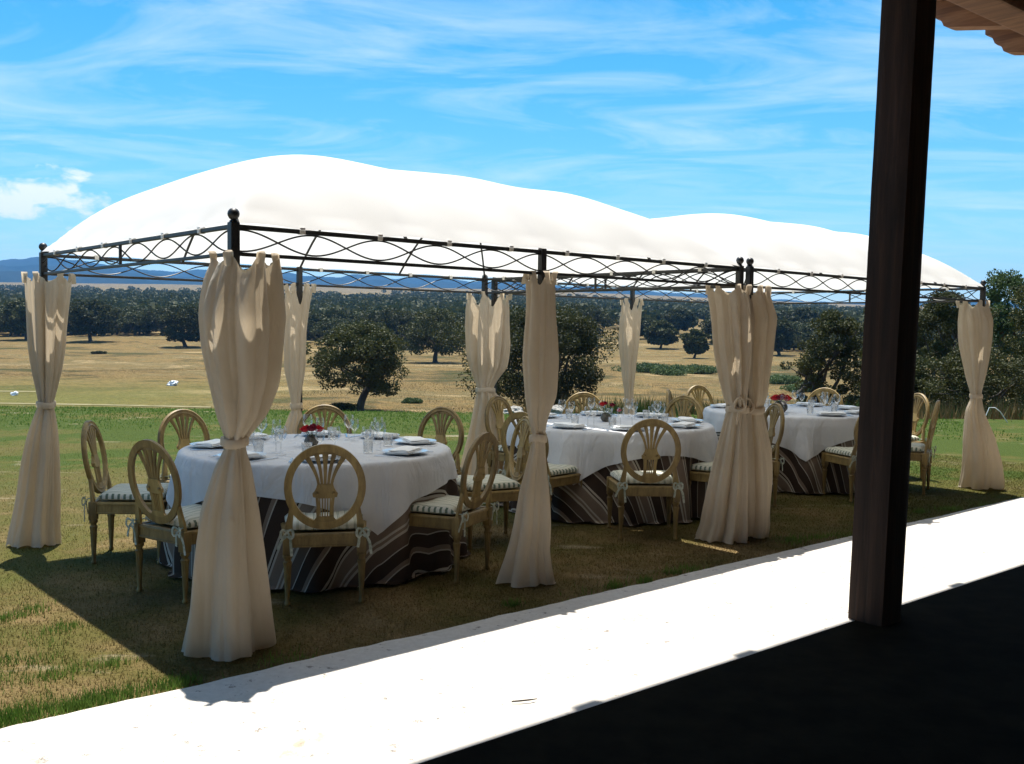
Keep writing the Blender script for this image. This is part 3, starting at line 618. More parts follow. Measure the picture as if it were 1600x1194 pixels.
# ------------------------------------------------------------------ veranda: column, rafters, roof
def build_veranda():
    root = empty('veranda', Hh(0, 0, 0), HY); tag(root, 'timber veranda with thick brown column and carved rafter tails', 'veranda')
    # column: rough-hewn square timber
    cu, cv, s = 2.90, -1.765 + .08, .215; b = MB(); m = 46; vs_ = []
    for i in range(m + 1):
        z = .02 + 3.46 * i / m
        for k in range(24):
            a = 2 * PI * k / 24; q = 1 / max(abs(math.cos(a)), abs(math.sin(a))); q = min(q, 1.30)
            r = s / 2 * q * (1 + .012 * mnoise.noise((math.cos(a) * 2, math.sin(a) * 2, z * 1.3)) + .010 * mnoise.noise((math.cos(a) * 5, math.sin(a) * 5, z * 7)))
            vs_.append((cu + r * math.cos(a) + .022 * z * math.cos(HY), cv + r * math.sin(a) - .022 * z * math.sin(HY), z))
    b.add(vs_, [(i * 24 + k, i * 24 + (k + 1) % 24, (i + 1) * 24 + (k + 1) % 24, (i + 1) * 24 + k) for i in range(m) for k in range(24)] + [tuple(range(23, -1, -1)), tuple(m * 24 + k for k in range(24))])
    o = b.build('column', M['post_wood'], root, 35); tag(o, 'thick dark brown square timber column')
    for u in (-4.2, 10.0):                                   # the veranda's other columns stand outside the picture
        put('column', o.data, root, (u - cu, 0, 0))
    b = MB().bevbox((8.5, cv, 3.60), (33, .22, .22), .02); b.build('lintel_beam', M['rafter_wood'], root)
    # rafters with carved tails; roof slopes up towards the house
    RA = R(-11); sl = math.tan(RA); EV, EZ = -.335, 4.235
    prof = [(0, 0), (0, -.05), (-.018, -.062), (-.045, -.056), (-.065, -.082), (-.085, -.125), (-.11, -.142), (-.135, -.140), (-.15, -.165), (-.165, -.195), (-.20, -.205)]
    pts = [(v, z - v * sl) for v, z in prof] + [(-6.6, -.205 + 6.6 * sl), (-6.6, 6.6 * sl)]
    n = len(pts); b = MB(); vs_ = []
    for x in (-.07, .07): vs_ += [(x, v, z) for v, z in pts]
    b.add(vs_, [tuple(range(n - 1, -1, -1)), tuple(n + k for k in range(n))] + [(k, (k + 1) % n, n + (k + 1) % n, n + k) for k in range(n)])
    me = b.mesh('rafter', M['rafter_wood']); bm = bmesh.new(); bm.from_mesh(me); bmesh.ops.recalc_face_normals(bm, faces=bm.faces[:]); bm.to_mesh(me); bm.free()
    for k in range(-7, 20): put('rafter', me, root, (5.80 + k * 1.06, EV, EZ))
    # soffit boards lying on the rafters, each its own board
    bw = .145; b = MB().bevbox((0, 0, 0), (33, bw - .010, .022), .003); me = b.mesh('roof_board', M['rafter_wood'])
    L = 6.6 / math.cos(RA)
    for k in range(int(L / bw)):
        d = (k + .5) * bw + .015; o = put('roof_board', me, root, (8.5, EV - d * math.cos(RA), EZ + d * math.sin(RA) + .0125 + .003 * math.sin(k * 2.4))); o.rotation_euler = (-RA, 0, 0)
    b = MB(); nrm = Vector((0, math.sin(RA), math.cos(RA))); c = Vector((8.5, EV - 3.40 * math.cos(RA), EZ + 3.40 * math.sin(RA))) + nrm * .068
    b.box(c, (33.2, 6.75, .08), Matrix.Rotation(-RA, 3, 'X')); b.build('roof_deck', M['rafter_wood'], root)
    # unseen wall behind the camera, added to keep the veranda dark
    b = MB().box((8.5, -6.75, 1.55), (33, .3, 3.2)); b.build('unseen_house_wall', M['plaster'], root)
build_veranda()

# ------------------------------------------------------------------ gazebos
ZT, ZB = 2.03, 1.901
def canz(u, v, L=4.0):
    pr = lambda s: 1 - (1 - np.clip(s, 0, 1)) ** 2.6
    a = np.maximum(np.minimum(u / 1.2, (L - u) / 1.75), 1e-3); b = np.maximum(np.minimum(v, W - v) / (W / 2), 1e-3)
    base = (pr(a) ** -6. + pr(b) ** -6.) ** (-1 / 6.)
    return 2.055 + 0.63 * base + 0.022 * (np.cos(2 * PI * u) * .5 - .5) * np.clip(base * 1.5, 0, 1)
def build_gazebo(u0, label, mirror):
    root = empty('gazebo', G(u0, 0, 0), YA); tag(root, label, 'gazebo', 'gazebos on the lawn'); L = 4.0
    corners = [(0, 0), (L, 0), (0, W), (L, W)]; mids = [(2, 0), (2, W)]
    ball = MB().lathe([(.0, -.034), (.016, -.032), (.02, -.028), (.012, -.022), (.02, -.016), (.027, -.004), (.029, .006), (.026, .018), (.017, .029), (0, .034)], 16)
    bme = ball.mesh('finial', M['iron'], 60); pm = MB().bevbox((0, 0, 1.015 + .01), (.046, .046, 2.05), .006).mesh('post', M['iron'])
    pm2 = MB().bevbox((0, 0, 1.03), (.04, .04, 2.04), .005).mesh('post', M['iron'])
    for u, v in corners:
        p = put('post', pm, root, (u, v, 0)); put('finial', bme, p, (0, 0, 2.083))
        # foot plate hidden in the curtain
    for u, v in mids: put('post', pm2, root, (u, v, 0))
    for a, b_ in (((0, 0), (L, 0)), ((0, W), (L, W)), ((0, 0), (0, W)), ((L, 0), (L, W))):
        a3, b3 = Vector((*a, 0)), Vector((*b_, 0)); d = (b3 - a3); ln = d.length; d.normalize(); mid = (a3 + b3) / 2
        al = abs(d.x) > .5
        for z, nm, t in ((ZT, 'top_rail', .022), (ZB, 'bottom_rail', .018)):
            MB().bevbox(mid + Vector((0, 0, z)), ((ln - .04, t, t) if al else (t, ln - .04, t)), .004).build(nm, M['iron'], root)
        for sg in (1, -1):
            n = 160; amp = (ZT - ZB) / 2 - .014; pts = []
            for k in range(n + 1):
                s = .02 + (ln - .04) * k / n; ph = PI * (s - .23) / .39; pts.append(a3 + d * s + Vector((0, 0, (ZT + ZB) / 2 + sg * amp * math.sin(ph))) + Vector((-d.y, d.x, 0)) * .005 * sg)
            MB().tube(pts, .0045, 6).build('wave_bar', M['iron'], root, 60)
        for s in ([ln / 2] if not al else []):
            MB().bevbox(a3 + d * s + Vector((0, 0, (ZT + ZB) / 2)), (.016, .016, ZT - ZB - .02), .003).build('upright', M['iron'], root)
        # white fabric clips that hold the canopy to the rail
        k = 0.36
        while k < ln - .2:
            p = a3 + d * k; c = MB().bevbox(p + Vector((0, 0, ZT + .004)), ((.03, .034, .034) if al else (.034, .03, .034)), .005).build('clip', M['clip'], root); k += .46
    # roof ribs under the fabric
    def rib(p0, p1, nm):
        pts = []
        for k in range(15):
            s = k / 14; u = p0[0] + (p1[0] - p0[0]) * s; v = p0[1] + (p1[1] - p0[1]) * s; pts.append((u, v, max(ZT, float(canz(np.array(u), np.array(v))) - .03 + .004)))
        MB().tube(pts, .009, 7).build(nm, M['iron'], root, 60)
    for u in (1., 2., 3.):
        rib((u, 0), (u, W / 2), 'roof_rib'); rib((u, W), (u, W / 2), 'roof_rib')
    for c in corners: rib(c, (1. if c[0] == 0 else 2.6, W / 2), 'hip_rib')
    # canopy: one sheet of fabric with its edge turned down over the rail
    nu, nv = 121, 91; V = []
    uu = np.linspace(-.02, L + .02, nu); vv = np.linspace(-.02, W + .02, nv)
    Ug, Vg = np.meshgrid(uu, vv, indexing='ij'); Z = canz(np.clip(Ug, 0, L), np.clip(Vg, 0, W))
    Z += .008 * np.sin(Ug * 9 + Vg * 3) * np.sin(Vg * 4.1) * np.clip((Z - 2.06) * 5, 0, 1)
    # edge scallops between the clips and the valance turned down
    ed = np.minimum(np.minimum(Ug + .02, L + .02 - Ug), np.minimum(Vg + .02, W + .02 - Vg))
    sc_ = np.where(np.minimum(Ug + .02, L + .02 - Ug) < np.minimum(Vg + .02, W + .02 - Vg), Vg, Ug)
    Z += np.where(ed < .05, .014 * np.abs(np.sin(PI * (sc_ - .36) / .46)), 0); Z = np.where(ed < .001, Z - .02, Z)
    V = np.stack([Ug, Vg, Z], -1).reshape(-1, 3)
    put('canopy', np_mesh('canopy', V, grid_faces(nu, nv), M['canopy'], True), root)
    return root
build_gazebo(0, 'nearer black iron gazebo with white domed canopy, over the near table', 0)
build_gazebo(4.124, 'farther black iron gazebo with white domed canopy, beside the wooden column', 0)

# ------------------------------------------------------------------ curtains
def curtain(label, u, v, outline, seed, hang=6, depth=.85, knot=0., waist=None, nfold=7, sag=.04, ground=0.0, topz=1.885, group='beige curtains tied at the gazebo posts'):
    """outline: rows (y, x_left, x_right) of the photograph's silhouette at the post's distance; the cloth is a ring round the post"""
    rg = np.random.default_rng(seed); p0 = G(u, v); dep = project(p0 + Vector((0, 0, 1)))[2]; Y = p0.y
    view = Vector((p0.x, p0.y, 0)).normalized(); right = Vector((view.y, -view.x, 0))
    rows = []
    for y, xl, xr in outline:
        dl, dr = ray_dir(xl, y), ray_dir(xr, y); n = view; t = p0.dot(view)
        a = Vector((0, 0, CH)) + dl * (t / dl.dot(view)); b = Vector((0, 0, CH)) + dr * (t / dr.dot(view))
        rows.append(((a.z + b.z) / 2, (a - p0).dot(right), (b - p0).dot(right)))
    rows.sort(key=lambda r: -r[0]); zs = np.array([r[0] for r in rows][::-1]); ls = np.array([r[1] for r in rows][::-1]); rs_ = np.array([r[2] for r in rows][::-1])
    z0, z1 = ground, topz; nz, nth = 110, 220
    zi = z0 + (z1 - z0) * np.linspace(0, 1, nz); th = np.linspace(0, 2 * PI, nth, endpoint=False)
    # smooth the outline
    f = lambda arr: np.interp(zi, zs, arr)
    ll, rr = f(ls), f(rs_); ker = np.array([1, 2, 3, 2, 1.]) / 9
    ll = np.convolve(np.pad(ll, 2, 'edge'), ker, 'valid'); rr = np.convolve(np.pad(rr, 2, 'edge'), ker, 'valid')
    cx = (ll + rr) / 2; hw = (rr - ll) / 2; iw = int(np.argmin(np.where((zi > .5) & (zi < 1.4), hw, 9))); zw = zi[iw]
    base = empty('curtain', p0); tag(base, label, 'curtain', group)
    # fold pattern: sharp pleats radiating from the tie
    ph = rg.uniform(0, 2 * PI, 8); fr = [nfold, nfold + 3, 2 * nfold, 3, 2]; am = [1., .55, .4, .6, .35]
    V = np.zeros((nth, nz, 3))
    for k in range(nz):
        z = zi[k]; dz = abs(z - zw); s = (z - zw) / (z1 - zw) if z > zw else (zw - z) / (zw - z0)
        tw = th + .25 * math.sin(z * 3 + seed)
        fo = sum(a * (1.75 * np.abs(np.sin(fq * th / 2 + p + .30 * math.sin(2.3 * z + p) + .12 * np.sin(2 * th + p))) - 1.1) for fq, p, a in zip(fr, ph, am)) / 2.2
        amp = (.50 - .18 * s) if z > zw else (.50 - .10 * s)
        wr = .05 * np.sin(tw * 5 + z * 11) * math.exp(-(dz / .22) ** 2)          # creases pulled in at the tie
        r = 1 + amp * fo + wr; r = r / np.max(np.abs(r * np.cos(th))) if True else r
        b = hw[k] * depth if dz > .12 else hw[k] * (depth + (1 - depth) * (1 - dz / .12) * .6)
        X = cx[k] + hw[k] * r * np.cos(th); D = b * r * np.sin(th)
        zz = np.full(nth, z)
        if z > z1 - .45:                                     # top edge droops between its tabs
            q = (z - (z1 - .45)) / .45; zz = z - sag * q * q * (.5 - .5 * np.cos(hang * th)) * (.55 + .45 * np.sin(th * 2 + ph[1]) ** 2 + .5 * np.maximum(0, -np.sin(th)))
            pin = 1 - .10 * q * (.5 - .5 * np.cos(hang * th)); X = cx[k] + (X - cx[k]) * pin
        if z < z0 + .2: zz = zz + (1 - (z - z0) / .2) * .018 * np.sin(fr[0] * th + ph[0]) * 1.0
        if z < z0 + .05: zz = np.maximum(zz, .006)
        V[:, k, 0] = p0.x + right.x * X + view.x * D - p0.x; V[:, k, 1] = p0.y + right.y * X + view.y * D - p0.y; V[:, k, 2] = zz
    # soft random creases
    Vf = V.reshape(-1, 3); nn = np.array([mnoise.noise((p[0] * 5 + seed, p[1] * 5, p[2] * 2.2)) for p in Vf]); rad = Vf[:, :2] - np.repeat(cx[None, :], nth, 0).reshape(-1, 1) * np.array([right.x, right.y])
    Vf[:, :2] += rad * (nn * .12)[:, None]
    put('cloth', np_mesh('cloth', Vf, grid_faces(nth, nz, True), M['curtain'], True), base)
    # tie band round the waist
    tb = []
    for k in range(48):
        a = 2 * PI * k / 48; X = cx[iw] + (hw[iw] + .007) * math.cos(a) * (1 + .05 * math.sin(5 * a)); D = (hw[iw] * .9 + .007) * math.sin(a)
        for dz, o_ in ((-.022, 0), (-.012, .004), (.012, .004), (.022, 0)):
            q = right * (X + o_ * math.cos(a)) + view * (D + o_ * math.sin(a)); tb.append((q.x, q.y, zw + dz + .006 * math.sin(2 * a + seed)))
    n = 48; fs = [(k * 4 + j, ((k + 1) % n) * 4 + j, ((k + 1) % n) * 4 + j + 1, k * 4 + j + 1) for k in range(n) for j in range(3)]
    t = MB().add(tb, fs).build('tie_band', M['curtain'], base, 180)
    if knot:
        kb = MB(); c = right * (cx[iw] + hw[iw] * knot) - view * (hw[iw] * .9 + .012) + Vector((0, 0, zw))
        pts = [c + right * (.035 * math.sin(a) * (1 + .3 * math.cos(a))) * 1.1 + Vector((0, 0, .045 - .05 * math.cos(a))) - view * (.012 + .01 * math.sin(a * 2)) for a in np.linspace(0, 2 * PI, 14)]
        kb.tube(pts, .010, 7); kb.tube([c, c + right * -.01 + Vector((0, 0, -.05)) - view * .015, c + right * -.02 + Vector((0, 0, -.11)) - view * .012], [.012, .011, .006], 7); kb.build('knot', M['curtain'], t, 60)
    # fabric tabs over the rail
    for k in range(hang):
        a = 2 * PI * k / hang; X = cx[-1] + hw[-1] * .93 * math.cos(a); D = hw[-1] * depth * .93 * math.sin(a); q = right * X + view * D
        tb = MB(); h = z1; pts = [q + Vector((0, 0, h - .05)) - view * .012, q + Vector((0, 0, h + .012)) - view * .014, q + Vector((0, 0, h + .026)), q + Vector((0, 0, h + .02)) + view * .016, q + Vector((0, 0, h - .05)) + view * .012]
        vs_ = []
        for i, pt in enumerate(pts):
            for sg in (-1, 1): vs_.append(pt + right * (sg * (.015 + .005 * math.sin(i * 2 + k + seed)) + .008 * math.sin(i * 1.3 + k * 2 + seed)))
        tb.add(vs_, [(i * 2, i * 2 + 1, i * 2 + 3, i * 2 + 2) for i in range(4)]); tb.build('tab', M['curtain'], base, 180)
    return base
def build_curtains():
    curtain('beige curtain at the leftmost gazebo post, half in sunlight', 0, W, [(430, 35, 116), (460, 37, 112), (500, 40, 108), (540, 44, 104), (580, 50, 97), (610, 56, 90), (632, 60, 84), (650, 52, 88), (680, 42, 92), (720, 33, 95), (780, 22, 96), (830, 10, 98), (862, 5, 102)], 1, ground=-.0)
    curtain('largest, nearest beige curtain gathered at the front corner post', 0, 0, [(403, 330, 434), (430, 318, 440), (470, 306, 447), (495, 302, 451), (540, 306, 446), (600, 320, 436), (650, 336, 416), (675, 345, 396), (690, 350, 383), (705, 345, 385), (730, 328, 394), (800, 303, 408), (850, 294, 414), (900, 286, 420), (960, 279, 427), (1012, 273, 433)], 2, nfold=5, depth=.85, sag=.055)
    curtain('slim beige curtain at the back post behind the near table', 2, W - .07, [(450, 446, 492), (470, 444, 488), (520, 442, 482), (580, 445, 478), (620, 453, 472), (638, 456, 470), (650, 450, 474), (672, 441, 474), (740, 434, 478), (800, 430, 482)], 3, nfold=5, sag=.10)
    curtain('crisscross-draped pale curtain at the back corner where the gazebos meet', 4.06, W - .10, [(462, 727, 800), (480, 724, 802), (510, 723, 802), (540, 727, 800), (575, 733, 793), (595, 740, 778), (608, 746, 770), (620, 742, 780), (650, 734, 787), (700, 722, 795), (765, 715, 800)], 4, hang=7, depth=.6, nfold=8, sag=.10)
    curtain('narrow beige curtain at the front middle post between two tables', 2, -.045, [(430, 820, 868), (470, 820, 870), (520, 815, 872), (570, 812, 872), (620, 815, 868), (650, 822, 856), (672, 829, 852), (688, 830, 852), (710, 824, 853), (760, 810, 858), (820, 800, 860), (860, 790, 858), (900, 780, 864), (912, 777, 868)], 5, nfold=4, depth=.7)
    curtain('left one of the paired curtains in front, with many close folds', 3.98, 0, [(450, 1104, 1172), (470, 1106, 1176), (530, 1112, 1176), (580, 1122, 1174), (620, 1131, 1170), (640, 1137, 1168), (655, 1132, 1170), (700, 1120, 1172), (760, 1106, 1172), (820, 1093, 1174), (850, 1080, 1174)], 6, nfold=8, depth=.8, knot=.2)
    curtain('right one of the paired curtains in front, smoother and darker', 4.20, -.02, [(450, 1150, 1201), (470, 1150, 1208), (495, 1150, 1215), (530, 1150, 1210), (580, 1152, 1205), (620, 1156, 1200), (640, 1160, 1192), (655, 1154, 1196), (700, 1150, 1205), (760, 1150, 1208), (820, 1152, 1205), (848, 1150, 1198)], 7, nfold=5, depth=.7, knot=-.4)
    curtain('slim pale curtain at the back post behind the middle table', 6.124, W - .07, [(470, 970, 1004), (500, 966, 1001), (540, 966, 998), (580, 970, 993), (610, 974, 990), (630, 975, 990), (660, 970, 996), (735, 963, 1002)], 8, nfold=4, sag=.10)
    curtain('rightmost beige curtain, pinched at the waist, right of the wooden column', 8.124, -.045, [(478, 1495, 1545), (500, 1493, 1551), (530, 1496, 1551), (560, 1502, 1547), (590, 1509, 1540), (612, 1516, 1534), (622, 1517, 1534), (640, 1508, 1538), (680, 1502, 1555), (720, 1496, 1565), (750, 1493, 1568), (762, 1492, 1566)], 9, nfold=5)
    curtain('beige curtain almost wholly hidden behind the wooden column', 6.124, 0, [(470, 1356, 1412), (520, 1354, 1410), (580, 1360, 1400), (625, 1366, 1388), (660, 1362, 1394), (720, 1356, 1402), (790, 1348, 1404)], 10, nfold=5)
build_curtains()

# ------------------------------------------------------------------ chairs
def make_chair():
    root = empty('dining_chair'); wd = M['chair_wood']
    tl = math.tan(R(9.5)); yb = lambda z: -.205 - (z - .40) * tl
    # oval back frame with a raised moulding
    cz, a, hb = .672, .203, .223; n = 56; b = MB(); nrm = Vector((0, -1, -tl)).normalized()
    def ov(t, k): x = a * k * math.sin(t); z = cz + hb * k * math.cos(t); return Vector((x, yb(z), z))
    sec = [(-.021, -.011), (-.021, .006), (-.013, .014), (-.004, .009), (.004, .009), (.013, .014), (.021, .006), (.021, -.011)]
    vs_ = []
    for i in range(n):
        t = 2 * PI * i / n; p = ov(t, 1); rad = (ov(t, 1) - Vector((0, yb(cz), cz))).normalized()
        vs_ += [p + rad * s0 - nrm * s1 for s0, s1 in sec]
    m = len(sec); b.add(vs_, [(i * m + k, ((i + 1) % n) * m + k, ((i + 1) % n) * m + (k + 1) % m, i * m + (k + 1) % m) for i in range(n) for k in range(m)])
    b.build('back_frame', wd, root, 50)
    # splat: wheat-sheaf fan above, fluted lyre below
    b = MB(); nv = (0, 1, 0)
    for k in (-2, -1, 0, 1, 2):
        top = Vector((k * .053, 0, cz + hb * math.sqrt(max(0, 1 - (k * .053 / a) ** 2)) - .012)); bot = Vector((k * .017, 0, cz - .005)); pts = []
        for i in range(9):
            s = i / 8; z = bot.z + (top.z - bot.z) * s; x = k * (.017 + .036 * (s ** 1.7)); pts.append(Vector((x, yb(z) , z)))
        b.sweep(pts, [.0155 + (.015 if k else .026) * (i / 8) ** 2.5 for i in range(9)], .015, nv)
    # crown where the ribs meet the frame
    pts = [ov(t, .93) for t in np.linspace(-.62, .62, 9)]; b.sweep(pts, [.012, .026, .034, .040, .044, .040, .034, .026, .012], .015, nv)
    fan = b.build('splat', wd, root, 40)
    b = MB()
    z0, z1 = cz - hb + .012, cz + .012
    def plate(rows, t):
        vs_ = []
        for z, hw in rows: y = yb(z); vs_ += [(-hw, y - t / 2, z), (hw, y - t / 2, z), (hw * .85, y + t / 2, z), (-hw * .85, y + t / 2, z)]
        k = len(rows); b.add(vs_, [(i * 4 + j, i * 4 + (j + 1) % 4, i * 4 + 4 + (j + 1) % 4, i * 4 + 4 + j) for i in range(k - 1) for j in range(4)] + [(3, 2, 1, 0), tuple((k - 1) * 4 + j for j in range(4))])
    plate([(cz - .066, .032), (cz - .058, .066), (cz - .036, .070), (cz - .022, .058), (cz - .002, .048), (cz + .016, .044)], .020)
    plate([(z0 - .006, .078), (z0 + .010, .075), (z0 + .022, .060), (z0 + .034, .050), (z0 + .04, .046)], .020)
    for k in range(-3, 4): 
        x = k * .0135; wv = .011 if abs(k) == 3 else .0064
        pts = [Vector((x * (1 + (.35 if abs(k) == 3 else 0) * (1 - abs(2 * s - 1)) * -.3 + .12 * s), yb(zz), zz)) for s in np.linspace(0, 1, 5) for zz in [z0 + .03 + (cz - .05 - z0 - .03) * s]]
        b.sweep(pts, wv + (.006 if abs(k) == 3 else 0), .014, nv)
    b.build('lyre', wd, fan, 40)
    b = MB().lathe([(0, -.006), (.016, -.005), (.02, 0), (.014, .005), (0, .006)], 12); me = b.mesh('rosette', wd, 60)
    for s in (-1, 1):
        o = put('rosette', me, fan, (s * .046, yb(cz - .036) - .012, cz - .036)); o.rotation_euler = (PI / 2, 0, 0); o.scale = (.55, .55, .8)
    # seat rails with a recessed panel line
    fw, bw, yf, yk, zs0, zs1 = .235, .205, .215, -.205, .325, .405
    def rail(p, q, nm):
        p, q = Vector(p), Vector(q); d = (q - p); L = d.length; ang = math.atan2(d.y, d.x); bb = MB()
        bb.bevbox((0, 0, .365), (L, .032, .078), .006); bb.bevbox((0, -.0185, .335), (L - .05, .006, .010), .002); bb.bevbox((0, -.0185, .392), (L - .05, .007, .014), .003)
        me = bb.mesh(nm, wd); c = (p + q) / 2; return put(nm, me, root, (c.x, c.y, 0), ang)
    rail((bw, yk, 0), (-bw, yk, 0), 'seat_rail').rotation_euler = (0, 0, 0)
    rail((-fw, yf, 0), (fw, yf, 0), 'seat_rail').rotation_euler = (0, 0, PI)
    for s in (-1, 1):
        o = rail((s * bw, yk, 0), (s * fw, yf, 0), 'seat_rail')
        if s < 0: o.rotation_euler.z -= PI
    MB().add([(-bw, yk, .398), (bw, yk, .398), (fw, yf, .398), (-fw, yf, .398)], [(0, 1, 2, 3)]).build('seat_board', wd, root)
    # legs: square block, turned collar, tapering fluted shaft, foot
    lp = [(.0135, 0), (.016, .006), (.0165, .014), (.0125, .022), (.0125, .03), (.0215, .225), (.0245, .235), (.0245, .245), (.0185, .252), (.0185, .262), (.0265, .272), (.0265, .285), (.022, .29)]
    for x, y in ((-fw, yf), (fw, yf), (-bw, yk), (bw, yk)):
        bb = MB(); n = 20; vs_ = []
        for r, z in lp:
            for k in range(n):
                a_ = 2 * PI * k / n; q = r * (1 - (.16 if (k % 2 and .03 < z < .24) else (.12 if (k % 2 and .025 < z < .23) else 0))); vs_.append((q * math.cos(a_), q * math.sin(a_), z))
        bb.add(vs_, [(i * n + k, i * n + (k + 1) % n, (i + 1) * n + (k + 1) % n, (i + 1) * n + k) for i in range(len(lp) - 1) for k in range(n)] + [tuple(range(n - 1, -1, -1))])
        bb.bevbox((0, 0, .348), (.052, .052, .118), .005); bb.build('leg', wd, root, 40, (x, y, 0))
    # short posts that carry the oval
    for s in (-1, 1):
        pts = [(s * .200, yk - .004, .39), (s * .197, yb(.45), .45), (s * .188, yb(.51), .51), (s * .184, yb(.56), .56)]
        MB().sweep(pts, [.048, .040, .030, .018], .026, (0, 1, 0)).build('back_post', wd, root, 40)
    # tied-on cushion
    bm = bmesh.new(); nx, ny = 25, 25; vs_ = []; fs = []
    def cu(i, j, side):
        x = -1 + 2 * i / (nx - 1); y = -1 + 2 * j / (ny - 1); f = (y + 1) / 2; hx = (bw - .012) * (1 - f) + (fw + .004) * f
        e = max(abs(x), abs(y)); t = (1 - e ** 6); tuft = .006 * math.cos(x * 5) * math.cos(y * 5) * t
        X = x * hx * (1 - .02 * (abs(y) ** 8)); Y = yk + .03 + (yf + .012 - yk - .03) * f
        pl = .006 * math.sin(i * 2.6) * (abs(y) ** 10) + .006 * math.sin(j * 2.6) * (abs(x) ** 10)
        z = .428 + (.026 * t ** .5 + .012 + tuft if side > 0 else -(.014 * t ** .4 + .008)) 
        return (X + pl * .5, Y + pl, z)
    b = MB(); b.add([cu(i, j, 1) for i in range(nx) for j in range(ny)], [tuple(x) for x in grid_faces(nx, ny)]); b.add([cu(i, j, -1) for i in range(nx) for j in range(ny)], [tuple(x[::-1]) for x in grid_faces(nx, ny)])
    T = nx * ny; ring = [i * ny for i in range(nx)] + [(nx - 1) * ny + j for j in range(1, ny)] + [i * ny + ny - 1 for i in range(nx - 2, -1, -1)] + [j for j in range(ny - 2, 0, -1)]
    b.f += [(ring[k], ring[k] + T, ring[(k + 1) % len(ring)] + T, ring[(k + 1) % len(ring)]) for k in range(len(ring))]
    me = b.mesh('cushion', M['cushion'], 50); bmm = bmesh.new(); bmm.from_mesh(me); bmesh.ops.recalc_face_normals(bmm, faces=bmm.faces[:]); bmm.to_mesh(me); bmm.free()
    cu_o = put('cushion', me, root)
    for s in (-1, 1):
        tb = MB(); c = Vector((s * .207, yk - .036, .425)); dn = (0, 1, 0)
        for q, ln in ((-1, .10), (1, .14)):
            pts = [c, c + Vector((q * .018, -.012, -.03)), c + Vector((q * .03 + s * .01, -.008, -.07)), c + Vector((q * .038 + s * .012, -.004, -ln))]; tb.sweep(pts, [.010, .014, .015, .016], .004, dn)
            lp_ = [c + Vector((q * .034 * math.sin(t), -.014 - .01 * math.sin(t), .018 * math.sin(2 * t) - .008 * t)) for t in np.linspace(0, PI, 9)]; tb.sweep(lp_, [.008, .012, .014, .014, .014, .014, .014, .012, .008], .004, dn)
        tb.sweep([c, c + Vector((0, .03, .004)), c + Vector((-s * .02, .07, .004))], .014, .005, (0, 0, 1)); tb.build('ribbon', M['cord_ribbon'], cu_o, 50)
    return root
TABLES = [('near', 1.33, 1.50), ('middle', 4.38, 1.62), ('far', 7.02, 1.48)]
SEATS = {   # per table: seat word, back-top position (u, v), label
 'near': [('front', .70, .32, 'gilded oval-back chair with its back squarely to the camera, at the near table'),
          ('front-left', .00, 1.06, 'oval-back chair just left of the largest curtain, seen from behind'),
          ('left', .10, 2.38, 'leftmost oval-back chair, seen edge-on beside the near table'),
          ('back-left', .95, 2.92, 'sunlit oval-back chair behind the near table, left of the largest curtain'),
          ('back', 2.12, 2.74, 'oval-back chair behind the near table\'s red roses'),
          ('back-right', 2.80, 2.02, 'oval-back chair at the near table\'s back right, in front of grass'),
          ('right', 2.82, 1.02, 'oval-back chair partly behind the narrow middle curtain, turned to the near table'),
          ('front-right', 1.83, .30, 'oval-back chair turned sideways right of the near table, bow on its cushion')],
 'middle': [('front', 3.46, .32, 'oval-back chair with its back to the camera, at the middle table'),
          ('left', 3.02, 1.30, 'oval-back chair left of the narrow middle curtain, facing the middle table'),
          ('back-left', 4.02, 2.80, 'oval-back chair in front of the crisscross-draped back corner curtain'),
          ('back', 5.20, 2.80, 'yellow oval-back chair behind the middle table, left of the slim pale curtain'),
          ('back-right', 5.72, 1.86, 'solid-looking yellow oval-back chair at the back right of the middle table'),
          ('right', 5.66, .74, 'oval-back chair right of the paired curtains, turned towards the middle table'),
          ('front-right', 4.72, .28, 'oval-back chair mostly hidden behind the paired front curtains')],
 'far': [('left', 5.84, 1.22, 'oval-back chair at the far table\'s left, glimpsed right of the paired curtains'),
          ('back-left', 6.36, 2.62, 'narrow edge-on oval-back chair far behind the middle table'),
          ('back', 7.42, 3.02, 'pale-edged oval-back chair rising behind the middle table\'s back right chair'),
          ('back-right', 8.36, 1.88, 'oval-back chair behind the far table, against the dark oak'),
          ('right', 8.40, .76, 'sunlit golden oval-back chair just right of the wooden column'),
          ('front-right', 7.42, .08, 'oval-back chair right of the wooden column, seen from behind'),
          ('front', 6.42, .14, 'oval-back chair whose back is hidden by the wooden column\'s left edge')]}
def build_chairs():
    proto = make_chair(); first = True
    for nm, cu_, cv_ in TABLES:
        for seat, u, v, lab in SEATS[nm]:
            o = proto if first else copy_tree(proto); first = False
            c = G(cu_, cv_); p = G(u, v); d = (c - p).normalized(); jit = random.uniform(-.08, .08)
            o.rotation_euler = (0, 0, math.atan2(d.y, d.x) - PI / 2 + jit); q = p + d * .298; o.location = (q.x, q.y, .0)
            tag(o, lab, 'chair', 'oval-back chairs round the three tables')
build_chairs()

